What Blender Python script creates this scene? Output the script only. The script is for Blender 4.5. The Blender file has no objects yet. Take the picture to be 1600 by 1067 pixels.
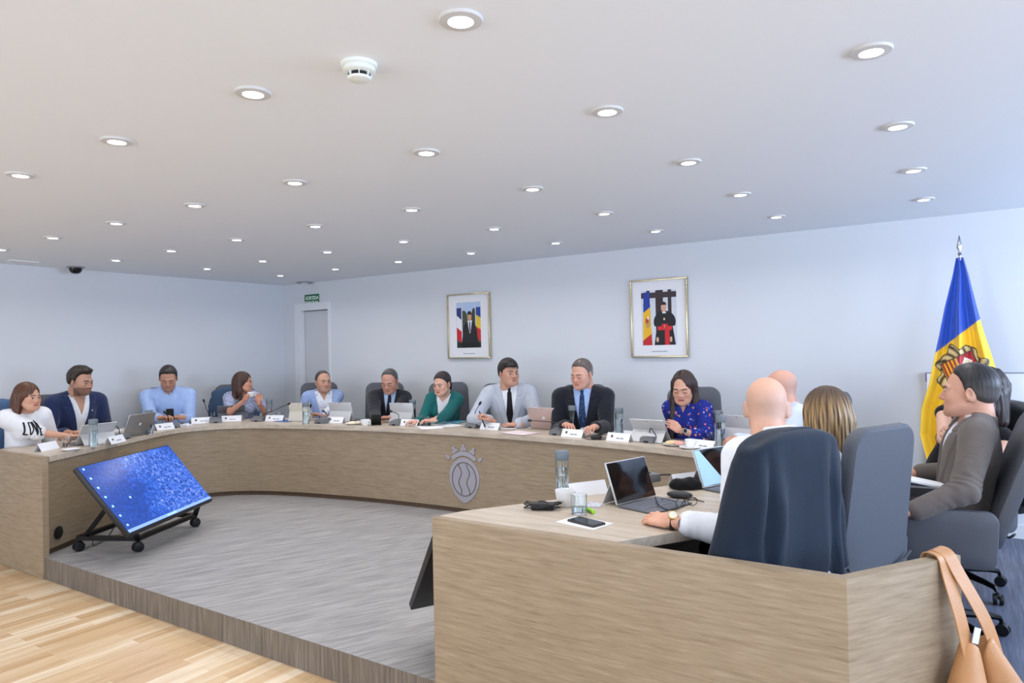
import bpy, bmesh, math, random
import numpy as np
from mathutils import Vector, Matrix
from mathutils.bvhtree import BVHTree
random.seed(7); RNG = np.random.default_rng(7)
SC = bpy.context.scene; COL = SC.collection
PI = math.pi

# ------------------------------------------------------------------ camera
CAM_R = np.array([0.8333668, 0.55230205, -0.02149926])
CAM_U = np.array([0.02458803, 0.001814, 0.99969602])
CAM_F = np.array([-0.55217317, 0.8336421, 0.01206829])
FPX = 1089.109; EYE = 1.46
cam_d = bpy.data.cameras.new('camera'); cam = bpy.data.objects.new('camera', cam_d); COL.objects.link(cam)
cam_d.sensor_width = 36.0; cam_d.lens = FPX / 1600 * 36.0; cam_d.clip_start = 0.05; cam_d.clip_end = 60
m = Matrix(((CAM_R[0], CAM_U[0], -CAM_F[0], 0), (CAM_R[1], CAM_U[1], -CAM_F[1], 0), (CAM_R[2], CAM_U[2], -CAM_F[2], EYE), (0, 0, 0, 1)))
cam.matrix_world = m
SC.camera = cam

# ------------------------------------------------------------------ world, daylight, exposure
SC.view_settings.view_transform = 'Standard'; SC.view_settings.look = 'None'
SC.view_settings.gamma = 1.0; SC.view_settings.use_curve_mapping = False
SC.view_settings.exposure = 0.30
SC.cycles.use_denoising = True
SC.cycles.max_bounces = 8; SC.cycles.diffuse_bounces = 5; SC.cycles.transmission_bounces = 8
SC.cycles.transparent_max_bounces = 12; SC.cycles.caustics_reflective = False; SC.cycles.caustics_refractive = False
SC.cycles.sample_clamp_indirect = 6.0
w = bpy.data.worlds.new('daylight'); SC.world = w; w.use_nodes = True
w.node_tree.nodes['Background'].inputs[0].default_value = (0.72, 0.82, 1.0, 1)
w.node_tree.nodes['Background'].inputs[1].default_value = 1.6

def area_light(name, loc, direction, sx, sy, power, color, spread=180):
    l = bpy.data.lights.new(name, 'AREA'); l.shape = 'RECTANGLE'; l.size = sx; l.size_y = sy
    l.energy = power; l.color = color; l.spread = math.radians(spread)
    o = bpy.data.objects.new(name, l); COL.objects.link(o); o.location = loc
    o.rotation_euler = Vector(direction).to_track_quat('-Z', 'Y').to_euler()

    return o
# daylight through the side windows (right wall) and through the windows behind the camera
for wy, pw in ((2.6, 45), (4.9, 118)):
    area_light('side_window_daylight', (3.32, wy, 1.62), (-1, 0, 0.12), 1.8, 1.15, pw, (0.60, 0.75, 1.0))
area_light('side_window_daylight', (3.32, .1, 1.62), (-1, 0.30, 0.0), 1.8, 1.15, 85, (0.60, 0.75, 1.0))
for wx in (-6.2, -3.4, -0.6):
    area_light('front_window_daylight', (wx, -3.95, 1.2), (0, 1, 0.22), 2.2, 1.9, 50, (0.84, 0.91, 1.0))

# ------------------------------------------------------------------ helpers
def at(x, y, z=0.74):
    """room point at height z seen at photo pixel (x, y)"""
    d = CAM_F + CAM_R * (x - 800) / FPX - CAM_U * (y - 533.5) / FPX
    s = (z - EYE) / d[2]
    return Vector((d[0] * s, d[1] * s, z))
def at_y(x, y, Y):
    d = CAM_F + CAM_R * (x - 800) / FPX - CAM_U * (y - 533.5) / FPX
    s = Y / d[1]; return Vector((d[0] * s, Y, EYE + d[2] * s))
def at_x(x, y, X):
    d = CAM_F + CAM_R * (x - 800) / FPX - CAM_U * (y - 533.5) / FPX
    s = X / d[0]; return Vector((X, d[1] * s, EYE + d[2] * s))
def heading(pos, a):
    """world heading of somebody at pos turned a degrees to the picture's right from facing the camera"""
    t = Vector((-pos[0], -pos[1])).normalized(); r = Vector((-t.y, t.x)); a = math.radians(a)
    h = t * math.cos(a) + r * math.sin(a)
    return math.atan2(h.y, h.x) - PI / 2

def tag(o, label=None, cat=None, group=None, kind=None):
    if label: o['label'] = label
    if cat: o['category'] = cat
    if group: o['group'] = group
    if kind: o['kind'] = kind
    return o
def thing(name, label, cat, loc=(0, 0, 0), rz=0, group=None):
    o = bpy.data.objects.new(name, None); COL.objects.link(o); o.empty_display_size = 0.1
    o.location = loc; o.rotation_euler = (0, 0, rz); tag(o, label, cat, group); return o
def mesh_obj(name, verts, faces, material, parent=None, smooth=False):
    me = bpy.data.meshes.new(name); me.from_pydata([tuple(v) for v in verts], [], [tuple(f) for f in faces]); me.update()
    o = bpy.data.objects.new(name, me); COL.objects.link(o)
    for mm in (material if isinstance(material, (list, tuple)) else [material]):
        if mm: me.materials.append(mm)
    if smooth: me.polygons.foreach_set('use_smooth', [True] * len(me.polygons))
    o.parent = parent; return o
def big_mesh(name, verts, quads, material, parent=None, colors=None, smooth=True):
    me = bpy.data.meshes.new(name); nv, nq = len(verts), len(quads)
    me.vertices.add(nv); me.vertices.foreach_set('co', np.asarray(verts, np.float32).ravel())
    me.loops.add(nq * 4); me.loops.foreach_set('vertex_index', np.asarray(quads, np.int32).ravel())
    me.polygons.add(nq); me.polygons.foreach_set('loop_start', np.arange(0, nq * 4, 4, dtype=np.int32))
    me.update(calc_edges=True)
    me.polygons.foreach_set('use_smooth', np.full(nq, smooth))
    if colors is not None:
        ca = me.color_attributes.new('paint', 'FLOAT_COLOR', 'POINT')
        c = np.ones((nv, 4), np.float32); c[:, :3] = colors
        ca.data.foreach_set('color', c.ravel())
    if material: me.materials.append(material)
    me.validate()
    o = bpy.data.objects.new(name, me); COL.objects.link(o); o.parent = parent; return o
def from_bm(name, bm, material, parent=None, smooth=False):
    bmesh.ops.recalc_face_normals(bm, faces=bm.faces[:])
    me = bpy.data.meshes.new(name); bm.to_mesh(me); bm.free()
    for mm in (material if isinstance(material, (list, tuple)) else [material]): me.materials.append(mm)
    if smooth:
        me.polygons.foreach_set('use_smooth', [True] * len(me.polygons))
        me.set_sharp_from_angle(angle=math.radians(40))
    o = bpy.data.objects.new(name, me); COL.objects.link(o); o.parent = parent; return o
def add_box(bm, c, s, bevel=0, rot=None, seg=2):
    r = bmesh.ops.create_cube(bm, size=1.0); vs = r['verts']
    bmesh.ops.scale(bm, vec=s, verts=vs)
    if bevel:
        es = list({e for v in vs for e in v.link_edges})
        g = bmesh.ops.bevel(bm, geom=es, offset=bevel, segments=seg, affect='EDGES', profile=0.5)
        vs = list({v for f in g['faces'] for v in f.verts} | {v for v in vs if v.is_valid})
    M = Matrix.Translation(c) @ (rot.to_4x4() if rot is not None else Matrix())
    bmesh.ops.transform(bm, matrix=M, verts=vs); return vs
def box(name, c, s, material, parent=None, bevel=0, rot=None):
    bm = bmesh.new(); add_box(bm, c, s, bevel, rot); return from_bm(name, bm, material, parent, smooth=bevel > 0)
def add_prism(bm, poly, z0, z1):
    n = len(poly); a = [bm.verts.new((p[0], p[1], z0)) for p in poly]; b = [bm.verts.new((p[0], p[1], z1)) for p in poly]
    bm.faces.new(a[::-1]); bm.faces.new(b)
    for i in range(n): bm.faces.new((a[i], a[(i + 1) % n], b[(i + 1) % n], b[i]))
    return a + b
def add_lathe(bm, prof, seg=24, M=None):
    rings = []
    for r, z in prof:
        if r < 1e-6: rings.append([bm.verts.new((0, 0, z))])
        else: rings.append([bm.verts.new((r * math.cos(2 * PI * i / seg), r * math.sin(2 * PI * i / seg), z)) for i in range(seg)])
    for A, B in zip(rings, rings[1:]):
        for i in range(seg):
            j = (i + 1) % seg
            if len(A) == 1 and len(B) == 1: continue
            if len(A) == 1: bm.faces.new((A[0], B[i], B[j]))
            elif len(B) == 1: bm.faces.new((A[i], A[j], B[0]))
            else: bm.faces.new((A[i], A[j], B[j], B[i]))
    vs = [v for R_ in rings for v in R_]
    if M is not None: bmesh.ops.transform(bm, matrix=M, verts=vs)
    return vs
def lathe(name, prof, material, parent=None, loc=(0, 0, 0), seg=24, M=None):
    bm = bmesh.new(); add_lathe(bm, prof, seg, M if M is not None else Matrix.Translation(loc)); return from_bm(name, bm, material, parent, True)
def add_tube(bm, pts, r, seg=8, closed=False):
    P = [Vector(p) for p in pts]; n = len(P); rr = r if isinstance(r, (list, tuple)) else [r] * n
    T = []
    for i in range(n):
        if closed: t = P[(i + 1) % n] - P[i - 1]
        else: t = P[min(i + 1, n - 1)] - P[max(i - 1, 0)]
        T.append(t.normalized())
    up = Vector((0, 0, 1)) if abs(T[0].z) < 0.9 else Vector((1, 0, 0)); nrm = (up - T[0] * up.dot(T[0])).normalized(); rings = []
    for i in range(n):
        nrm = (nrm - T[i] * nrm.dot(T[i])).normalized(); b = T[i].cross(nrm)
        rings.append([bm.verts.new(P[i] + (nrm * math.cos(2 * PI * k / seg) + b * math.sin(2 * PI * k / seg)) * rr[i]) for k in range(seg)])
    for i in range(n if closed else n - 1):
        A, B = rings[i], rings[(i + 1) % n]
        for k in range(seg): bm.faces.new((A[k], A[(k + 1) % seg], B[(k + 1) % seg], B[k]))
    if not closed: bm.faces.new(rings[0][::-1]); bm.faces.new(rings[-1])
    return [v for R_ in rings for v in R_]
def tube(name, pts, r, material, parent=None, seg=8, closed=False):
    bm = bmesh.new(); add_tube(bm, pts, r, seg, closed); return from_bm(name, bm, material, parent, True)
def spline(pts, n=8, closed=False):
    P = [Vector(p) for p in pts]; out = []; N = len(P)
    for i in range(N if closed else N - 1):
        if closed: a, b, c, d = P[i - 1], P[i], P[(i + 1) % N], P[(i + 2) % N]
        else: a, b, c, d = P[max(i - 1, 0)], P[i], P[i + 1], P[min(i + 2, N - 1)]
        for k in range(n):
            t = k / n
            out.append(0.5 * ((2 * b) + (c - a) * t + (2 * a - 5 * b + 4 * c - d) * t * t + (3 * b - a - 3 * c + d) * t ** 3))
    if not closed: out.append(P[-1])
    return out
def rot_to(y_axis, z_hint):
    y = Vector(y_axis).normalized(); z = Vector(z_hint); z = (z - y * z.dot(y)).normalized(); x = y.cross(z)
    return Matrix((x, y, z)).transposed()
def copy_tree(o, parent=None):
    c = o.copy(); COL.objects.link(c); c.parent = parent
    for ch in list(o.children): copy_tree(ch, c)
    return c

# ------------------------------------------------------------------ materials
MATS = {}
def srgb(c):
    f = lambda v: (v / 12.92 if v <= 0.04045 else ((v + 0.055) / 1.055) ** 2.4)
    return tuple(f(v / 255) for v in c)
def mat(name, rgb=None, rough=0.5, metal=0.0, lin=None, emit=0, spec=0.5, trans=0, ior=1.45, sheen=0, bump=None, var=None, attr=False, coat=0):
    """bump=(scale, strength, stretch xyz); var=(scale, amount, stretch) brightness variation"""
    if name in MATS: return MATS[name]
    m = bpy.data.materials.new(name); m.use_nodes = True; nt = m.node_tree; b = nt.nodes['Principled BSDF']
    c = lin if lin else srgb(rgb or (128, 128, 128)); I = b.inputs
    I['Base Color'].default_value = (*c, 1); I['Roughness'].default_value = rough; I['Metallic'].default_value = metal
    I['Specular IOR Level'].default_value = spec; I['Transmission Weight'].default_value = trans; I['IOR'].default_value = ior
    I['Sheen Weight'].default_value = sheen; I['Coat Weight'].default_value = coat
    if emit: I['Emission Color'].default_value = (*c, 1); I['Emission Strength'].default_value = emit
    src = None
    if attr:
        a = nt.nodes.new('ShaderNodeVertexColor'); a.layer_name = 'paint'; src = a.outputs['Color']; nt.links.new(src, I['Base Color'])
    def coords(stretch):
        t = nt.nodes.new('ShaderNodeTexCoord'); mp = nt.nodes.new('ShaderNodeMapping'); mp.inputs['Scale'].default_value = stretch
        nt.links.new(t.outputs['Object'], mp.inputs['Vector']); return mp.outputs['Vector']
    if var:
        n = nt.nodes.new('ShaderNodeTexNoise'); n.inputs['Scale'].default_value = var[0]; n.inputs['Detail'].default_value = 4
        nt.links.new(coords(var[2] if len(var) > 2 else (1, 1, 1)), n.inputs['Vector'])
        mr = nt.nodes.new('ShaderNodeMapRange'); mr.inputs['From Min'].default_value = 0.3; mr.inputs['From Max'].default_value = 0.7
        mr.inputs['To Min'].default_value = 1 - var[1]; mr.inputs['To Max'].default_value = 1 + var[1]
        nt.links.new(n.outputs['Fac'], mr.inputs['Value'])
        h = nt.nodes.new('ShaderNodeVectorMath'); h.operation = 'SCALE'
        if src: nt.links.new(src, h.inputs[0])
        else: h.inputs[0].default_value = c
        nt.links.new(mr.outputs[0], h.inputs['Scale']); nt.links.new(h.outputs[0], I['Base Color'])
    if bump:
        n = nt.nodes.new('ShaderNodeTexNoise'); n.inputs['Scale'].default_value = bump[0]; n.inputs['Detail'].default_value = 5
        nt.links.new(coords(bump[2] if len(bump) > 2 else (1, 1, 1)), n.inputs['Vector'])
        bp = nt.nodes.new('ShaderNodeBump'); bp.inputs['Strength'].default_value = bump[1]; bp.inputs['Distance'].default_value = 0.01
        nt.links.new(n.outputs['Fac'], bp.inputs['Height']); nt.links.new(bp.outputs[0], I['Normal'])
    MATS[name] = m; return m
def ramp(nt, fac, stops):
    r = nt.nodes.new('ShaderNodeValToRGB'); e = r.color_ramp.elements
    while len(e) < len(stops): e.new(0.5)
    for el, (p, c) in zip(e, stops): el.position = p; el.color = (*srgb(c), 1)
    nt.links.new(fac, r.inputs['Fac']); return r.outputs['Color']
def grain_mat(name, stops, stretch, rough=0.45, bump=0.15, scale=3.0, rotz=0, planks=None, bumpd=0.002, detail=9, tone=None):
    m = mat(name, (128, 128, 128), rough); nt = m.node_tree; b = nt.nodes['Principled BSDF']
    t = nt.nodes.new('ShaderNodeTexCoord'); mp0 = nt.nodes.new('ShaderNodeMapping'); mp0.inputs['Rotation'].default_value = (0, 0, rotz)
    nt.links.new(t.outputs['Object'], mp0.inputs['Vector'])
    mp = nt.nodes.new('ShaderNodeMapping'); mp.inputs['Scale'].default_value = stretch; nt.links.new(mp0.outputs[0], mp.inputs['Vector'])
    vec = mp.outputs[0]
    pk = None
    if planks:                         # (plank length along local x, plank width along local y)
        br = nt.nodes.new('ShaderNodeTexBrick'); br.inputs['Scale'].default_value = 1.0
        br.inputs['Brick Width'].default_value = planks[0]; br.inputs['Row Height'].default_value = planks[1]
        br.inputs['Mortar Size'].default_value = planks[2]; br.inputs['Color1'].default_value = (0, 0, 0, 1); br.inputs['Color2'].default_value = (1, 1, 1, 1)
        br.inputs['Mortar'].default_value = (0.5, 0.5, 0.5, 1); br.offset = 0.37; br.offset_frequency = 2
        nt.links.new(mp0.outputs[0], br.inputs['Vector']); pk = br.outputs['Color']
        ad = nt.nodes.new('ShaderNodeVectorMath'); ad.operation = 'MULTIPLY_ADD'; ad.inputs[1].default_value = (7, 13, 5)
        nt.links.new(pk, ad.inputs[0]); nt.links.new(vec, ad.inputs[2]); vec = ad.outputs[0]
    n = nt.nodes.new('ShaderNodeTexNoise'); n.inputs['Scale'].default_value = scale; n.inputs['Detail'].default_value = detail; n.inputs['Roughness'].default_value = 0.62
    n.inputs['Distortion'].default_value = 0.25
    nt.links.new(vec, n.inputs['Vector'])
    fac = n.outputs['Fac']
    if pk:
        mx = nt.nodes.new('ShaderNodeMath'); mx.operation = 'MULTIPLY_ADD'; mx.inputs[1].default_value = planks[3]; 
        sb = nt.nodes.new('ShaderNodeMath'); sb.operation = 'SUBTRACT'; sb.inputs[1].default_value = planks[3] / 2
        nt.links.new(fac, sb.inputs[0]); nt.links.new(pk, mx.inputs[0]); nt.links.new(sb.outputs[0], mx.inputs[2]); fac = mx.outputs[0]
    nt.links.new(ramp(nt, fac, stops), b.inputs['Base Color'])
    bp = nt.nodes.new('ShaderNodeBump'); bp.inputs['Strength'].default_value = bump; bp.inputs['Distance'].default_value = bumpd
    nt.links.new(n.outputs['Fac'], bp.inputs['Height']); nt.links.new(bp.outputs[0], b.inputs['Normal'])
    return m
WALL = mat('white_wall_paint', (213, 216, 221), 0.75, bump=(90, 0.05))
CEIL = mat('white_ceiling_paint', (231, 235, 240), 0.8)
PANEL = grain_mat('desk_wood_panel', [(0.20, (122, 104, 82)), (0.42, (149, 131, 107)), (0.58, (160, 142, 118)), (0.80, (176, 159, 136))], (1.1, 1.1, 16.0), 0.5, 0.3, 6.0, detail=14)
TOPW = grain_mat('desk_wood_top', [(0.25, (170, 155, 138)), (0.5, (192, 178, 161)), (0.75, (210, 198, 183))], (1.0, 9.0, 6.0), 0.38, 0.12, 4.4, detail=14)
GREYF = grain_mat('grey_wood_floor', [(0.22, (114, 112, 114)), (0.43, (146, 144, 145)), (0.58, (164, 162, 162)), (0.80, (190, 188, 187))], (11, 0.9, 6), 0.6, 0.35, 3.4, detail=15, rotz=0.46)
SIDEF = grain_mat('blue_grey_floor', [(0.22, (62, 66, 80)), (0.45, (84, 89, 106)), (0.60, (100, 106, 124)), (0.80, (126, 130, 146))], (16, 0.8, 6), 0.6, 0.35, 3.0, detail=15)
STEPF = grain_mat('grey_wood_riser', [(0.22, (78, 70, 63)), (0.48, (114, 105, 95)), (0.78, (150, 140, 128))], (13, 13, 0.7), 0.6, 0.3, 4.0, detail=14)
OAK = grain_mat('oak_strip_floor', [(0.20, (196, 160, 118)), (0.42, (214, 182, 142)), (0.58, (222, 194, 157)), (0.80, (240, 222, 196))], (0.8, 12, 1), 0.32, 0.08, 2.0, rotz=PI / 2, planks=(0.9, 0.085, 0.0012, 0.5))
BLACK = mat('black_plastic', (22, 22, 24), 0.4)
BLACKM = mat('black_metal', (18, 18, 20), 0.35, 0.6)
CHAIRG = mat('grey_leatherette', (84, 87, 94), 0.42, bump=(220, 0.12), spec=0.4)
CHAIRD = mat('dark_grey_leatherette', (72, 74, 79), 0.45, bump=(220, 0.12), spec=0.4)
CHROME = mat('brushed_metal', (190, 192, 196), 0.25, 1.0)
WHITE = mat('white_plastic', (232, 232, 230), 0.4)
CHINA = mat('white_china', (238, 238, 238), 0.12)
PAPER = mat('white_paper', (238, 239, 242), 0.8)
GLASS = mat('clear_glass', (245, 250, 250), 0.03, trans=1.0, ior=1.42)
WATER = mat('water', (235, 245, 248), 0.0, trans=1.0, ior=1.33)
CAPG = mat('grey_bottle_cap', (108, 118, 126), 0.4)
SILVER = mat('silver_aluminium', (176, 178, 182), 0.35, 0.85)
SILVERW = mat('pale_grey_tablet_shell', (196, 197, 200), 0.4, 0.25)
SCREEN = mat('dark_glass_screen', (12, 14, 18), 0.06, spec=0.6)
PAINT = mat('painted_surface', rough=0.6, attr=True)
# ------------------------------------------------------------------ room shell
XL, YB, ZC, ZO = -7.98, 6.31, 2.42, -0.16
XR, YF = 3.2, -3.8
def struct(o): o['kind'] = 'structure'; return o
def boxes(name, items, material):
    bm = bmesh.new()
    for c0, c1 in items:
        c = [(a + b) / 2 for a, b in zip(c0, c1)]; s = [abs(b - a) for a, b in zip(c0, c1)]
        add_box(bm, c, s)
    return struct(from_bm(name, bm, material))
boxes('floor', [((XL - .1, YF - .1, ZO - .1), (XR + .1, YB + .1, ZO))], OAK)
YS = 2.385
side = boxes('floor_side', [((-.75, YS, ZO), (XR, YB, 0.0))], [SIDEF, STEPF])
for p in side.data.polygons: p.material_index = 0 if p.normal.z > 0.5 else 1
plat = boxes('floor_platform', [((XL, YS, ZO), (-.75, YB, 0.0))], [GREYF, STEPF])
for p in plat.data.polygons: p.material_index = 0 if p.normal.z > 0.5 else 1
boxes('ceiling', [((XL - .1, YF - .1, ZC), (XR + .1, YB + .1, ZC + .12))], CEIL)
boxes('wall_left', [((XL - .12, YF, ZO), (XL, YB, ZC))], WALL)
# back wall with a door opening
DX0, DX1, DZ = -7.62, -7.06, 2.05
boxes('wall_back', [((XL, YB, ZO), (DX0, YB + .14, ZC)), ((DX1, YB, ZO), (XR, YB + .14, ZC)), ((DX0, YB, DZ), (DX1, YB + .14, ZC)), ((DX0, YB + .13, 0), (DX1, YB + .14, DZ))], WALL)
DOORW = mat('white_door_paint', (206, 208, 212), 0.45)
TRIMW = mat('white_trim_paint', (226, 227, 230), 0.4)
boxes('door_1', [((DX0 + .005, YB + .06, 0.005), (DX1 - .005, YB + .10, DZ - .01))], DOORW)
tr = boxes('trim_1', [((DX0 - .10, YB - .018, 0), (DX0 + .0, YB + .0, DZ + .10)), ((DX1, YB - .018, 0), (DX1 + .035, YB, DZ + .10)), ((DX0 + .0, YB - .018, DZ), (DX1 + .0, YB, DZ + .10)),
               ((DX0 + .001, YB + .001, 0), (DX0 + .02, YB + .055, DZ - .001)), ((DX1 - .02, YB + .001, 0), (DX1 - .001, YB + .055, DZ - .001))], TRIMW)
boxes('baseboard_back', [((DX1 + .04, YB - .016, 0), (XR, YB, .10))], TRIMW)
boxes('baseboard_left', [((XL, YS, 0), (XL + .016, YB - .02, .10))], TRIMW)
# right wall and the wall behind the camera, both with windows
def wall_with_windows(name, axis, pos, thick, a0, a1, wins, z0, z1):
    items = []; cur = a0
    def seg(p, q, za, zb):
        if axis == 'x': items.append(((pos, p, za), (pos + thick, q, zb)))
        else: items.append(((p, pos, za), (q, pos + thick, zb)))
    for (p, q) in wins:
        seg(cur, p, ZO, ZC); seg(p, q, ZO, z0); seg(p, q, z1, ZC); cur = q
    seg(cur, a1, ZO, ZC)
    boxes(name, items, WALL)
WR = [(-.9, 1.1), (1.6, 3.6), (3.9, 5.9)]; WF = [(-7.3, -5.1), (-4.5, -2.3), (-1.7, .5)]
wall_with_windows('wall_right', 'x', XR, .12, YF, YB, WR, 1.0, 2.25)
wall_with_windows('wall_front', 'y', YF - .12, .12, XL, XR, WF, .2, 2.2)
WINF = mat('window_frame_white', (225, 226, 228), 0.4)
for n, (p, q) in enumerate(WR):
    boxes('window_%d' % (n + 1), [((XR + .02, p, 1.0), (XR + .08, p + .05, 2.25)), ((XR + .02, q - .05, 1.0), (XR + .08, q, 2.25)), ((XR + .02, p, 1.0), (XR + .08, q, 1.05)), ((XR + .02, p, 2.20), (XR + .08, q, 2.25)), ((XR + .02, (p + q) / 2 - .02, 1.05), (XR + .08, (p + q) / 2 + .02, 2.2))], WINF)
for n, (p, q) in enumerate(WF):
    boxes('window_%d' % (n + 4), [((p, YF - .08, .2), (p + .05, YF - .02, 2.2)), ((q - .05, YF - .08, .2), (q, YF - .02, 2.2)), ((p, YF - .08, .2), (q, YF - .02, .25)), ((p, YF - .08, 2.15), (q, YF - .02, 2.2)), (((p + q) / 2 - .02, YF - .08, .25), ((p + q) / 2 + .02, YF - .02, 2.15))], WINF)

# ------------------------------------------------------------------ ceiling fittings
LENSM = mat('glowing_lamp_lens', lin=(1.0, 0.97, 0.93), emit=9.0)
RINGM = mat('lamp_ring_white', (204, 203, 202), 0.4)
bulb = bpy.data.lights.new('downlight_bulb', 'AREA'); bulb.shape = 'DISK'; bulb.size = 0.07; bulb.energy = 2.2; bulb.color = (1.0, 0.98, 0.96); bulb.spread = math.radians(150)
GX0, GY0, GSX, GSY = -0.2585, 2.5679, 0.95615, 0.96702
rowname = {-1: 'the row nearest the camera', 0: 'the second row from the camera', 1: 'the middle row', 2: 'the row second from the back wall', 3: 'the row nearest the back wall'}
ordn = ['rightmost', 'second from right', 'third from right', 'fourth from right', 'fifth from right', 'sixth from right', 'seventh from right', 'leftmost']
proto_l = None
for j in range(-1, 4):
    for i in (range(0, 8) if j >= 0 else range(1, 5)):
        if j >= 0: od = ordn[i]
        else: od = ['rightmost', 'second from right', 'third from right', 'leftmost'][i - 1]
        loc = (GX0 - i * GSX, GY0 + j * GSY, ZC)
        if proto_l is None:
            proto_l = thing('ceiling_light', None, 'ceiling light', loc)
            lathe('trim_ring', [(.034, -.002), (.038, -.010), (.062, -.008), (.066, -.003), (.066, 0.0)], RINGM, proto_l, seg=28)
            lathe('lamp_lens', [(0, -.006), (.036, -.006), (.036, -.001), (0, -.001)], LENSM, proto_l, seg=24)
            lo = bpy.data.objects.new('bulb', bulb); COL.objects.link(lo); lo.parent = proto_l; lo.location = (0, 0, -.014)
            t = proto_l
        else: t = copy_tree(proto_l); t.location = loc
        tag(t, 'round recessed white ceiling downlight, %s in %s' % (od, rowname[j]), 'ceiling light', 'ceiling downlights')
# smoke detector
p = at(561, 100, ZC)
t = thing('smoke_detector', 'round white smoke detector on the ceiling near the front downlights', 'smoke detector', p)
DETW = mat('detector_white', (226, 230, 224), 0.4)
lathe('mounting_base', [(0, 0), (.060, 0), (.060, -.010), (.055, -.014), (0, -.014)], DETW, t, seg=32)
lathe('detector_body', [(0, -.014), (.052, -.014), (.054, -.028), (.044, -.033), (.030, -.034), (.030, -.046), (0, -.046)], DETW, t, seg=32)
for k in range(8):
    a = k * PI / 4; box('vent_fin', (0.0385 * math.cos(a), 0.0385 * math.sin(a), -.0395), (.010, .0035, .013), DETW, t, rot=Matrix.Rotation(a, 3, 'Z'))
lathe('dark_slot', [(.031, -.0345), (.0365, -.0345), (.0365, -.0445), (.031, -.0445)], BLACK, t, seg=32)
lathe('bottom_cap', [(0, -.046), (.040, -.046), (.036, -.053), (.02, -.057), (0, -.058)], DETW, t, seg=32)
# dome camera
p = at(118, 417, ZC); p.y = min(p.y, 6.0)
t = thing('dome_camera', 'small dark dome security camera on the ceiling above the left wall', 'security camera', p)
lathe('mounting_ring', [(0, 0), (.085, 0), (.088, -.006), (.066, -.012), (0, -.012)], mat('camera_ring', (150, 150, 152), .4), t, seg=28)
lathe('dome', [(.062, -.010), (.060, -.030), (.050, -.052), (.032, -.068), (0, -.074)], mat('smoked_dome', (14, 15, 18), .08), t, seg=28)
p = at(476, 441, ZC)
t = thing('ceiling_diffuser', 'flat round white ceiling diffuser above the exit door corner', 'ceiling vent', p)
lathe('rim', [(0, 0), (.11, 0), (.115, -.006), (.085, -.016), (.04, -.012), (0, -.012)], mat('diffuser_grey', (160, 160, 164), .5), t, seg=28)
lathe('center_disc', [(0, -.012), (.045, -.013), (.04, -.024), (0, -.025)], WHITE, t, seg=24)
p = at(36, 408, ZC)
t = thing('ceiling_grille', 'small thin white slotted grille on the ceiling at far left', 'ceiling vent', p, 1.57)
box('grille_frame', (0, 0, -.004), (.24, .09, .008), WHITE, t)
bm = bmesh.new()
for k in range(5): add_box(bm, (0, -.03 + k * .015, -.009), (.2, .004, .004))
from_bm('slats', bm, RINGM, t)

# ------------------------------------------------------------------ text helper (letters as meshes)
def text_mesh(name, s, size, material, parent, M, depth=0.0006, align='CENTER', bold=0.0):
    cu = bpy.data.curves.new(name, 'FONT'); cu.body = s; cu.size = size; cu.align_x = align; cu.align_y = 'CENTER'; cu.extrude = depth; cu.offset = bold
    o = bpy.data.objects.new(name, cu); COL.objects.link(o)
    dg = bpy.context.evaluated_depsgraph_get(); me = bpy.data.meshes.new_from_object(o.evaluated_get(dg))
    bpy.data.objects.remove(o); me.transform(M); me.materials.clear(); me.materials.append(material)
    ob = bpy.data.objects.new(name, me); COL.objects.link(ob); ob.parent = parent; return ob
FACE_Y = Matrix(((1, 0, 0, 0), (0, 0, -1, 0), (0, 1, 0, 0), (0, 0, 0, 1)))   # text plane xy -> facing -Y (readable from the camera side)

# exit sign
a = at_y(477, 461, YB); b = at_y(499, 478, YB)
t = thing('exit_sign', 'green emergency exit sign with white lettering above the white door', 'sign', ((a.x + b.x) / 2, YB, (a.z + b.z) / 2))
sw, sh = abs(b.x - a.x), abs(a.z - b.z)
box('sign_plate', (0, -.007, 0), (sw, .012, sh), mat('exit_green', (22, 98, 62), .5), t)
SIGNW = mat('sign_white', (215, 235, 220), .6)
text_mesh('upper_line', 'SORTIDA', sh * .40, SIGNW, t, Matrix.Translation((0.012, -.0135, sh * .19)) @ FACE_Y @ Matrix.Diagonal((.95, 1, 1, 1)), bold=0.002)
text_mesh('lower_line', "D'EMERGÈNCIA", sh * .40, SIGNW, t, Matrix.Translation((0, -.0135, -sh * .22)) @ FACE_Y @ Matrix.Diagonal((.60, 1, 1, 1)), bold=0.002)

# white flat panel mounted on the wall behind the flag
a = at_y(1448, 583, YB)
t = thing('wall_panel', 'flat white wall panel with a thin dark top edge behind the flag', 'wall panel', (a.x, YB, a.z))
box('board', (.95, -.0125, -.39), (1.9, .022, .78), mat('board_white', (230, 232, 236), .35), t)
box('top_edge', (.95, -.014, .003), (1.9, .026, .006), mat('panel_edge_grey', (120, 122, 128), .4), t)
box('edge_clip', (-.004, -.014, -.03), (.008, .026, .07), mat('clip_violet', (105, 80, 135), .4), t)

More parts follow.
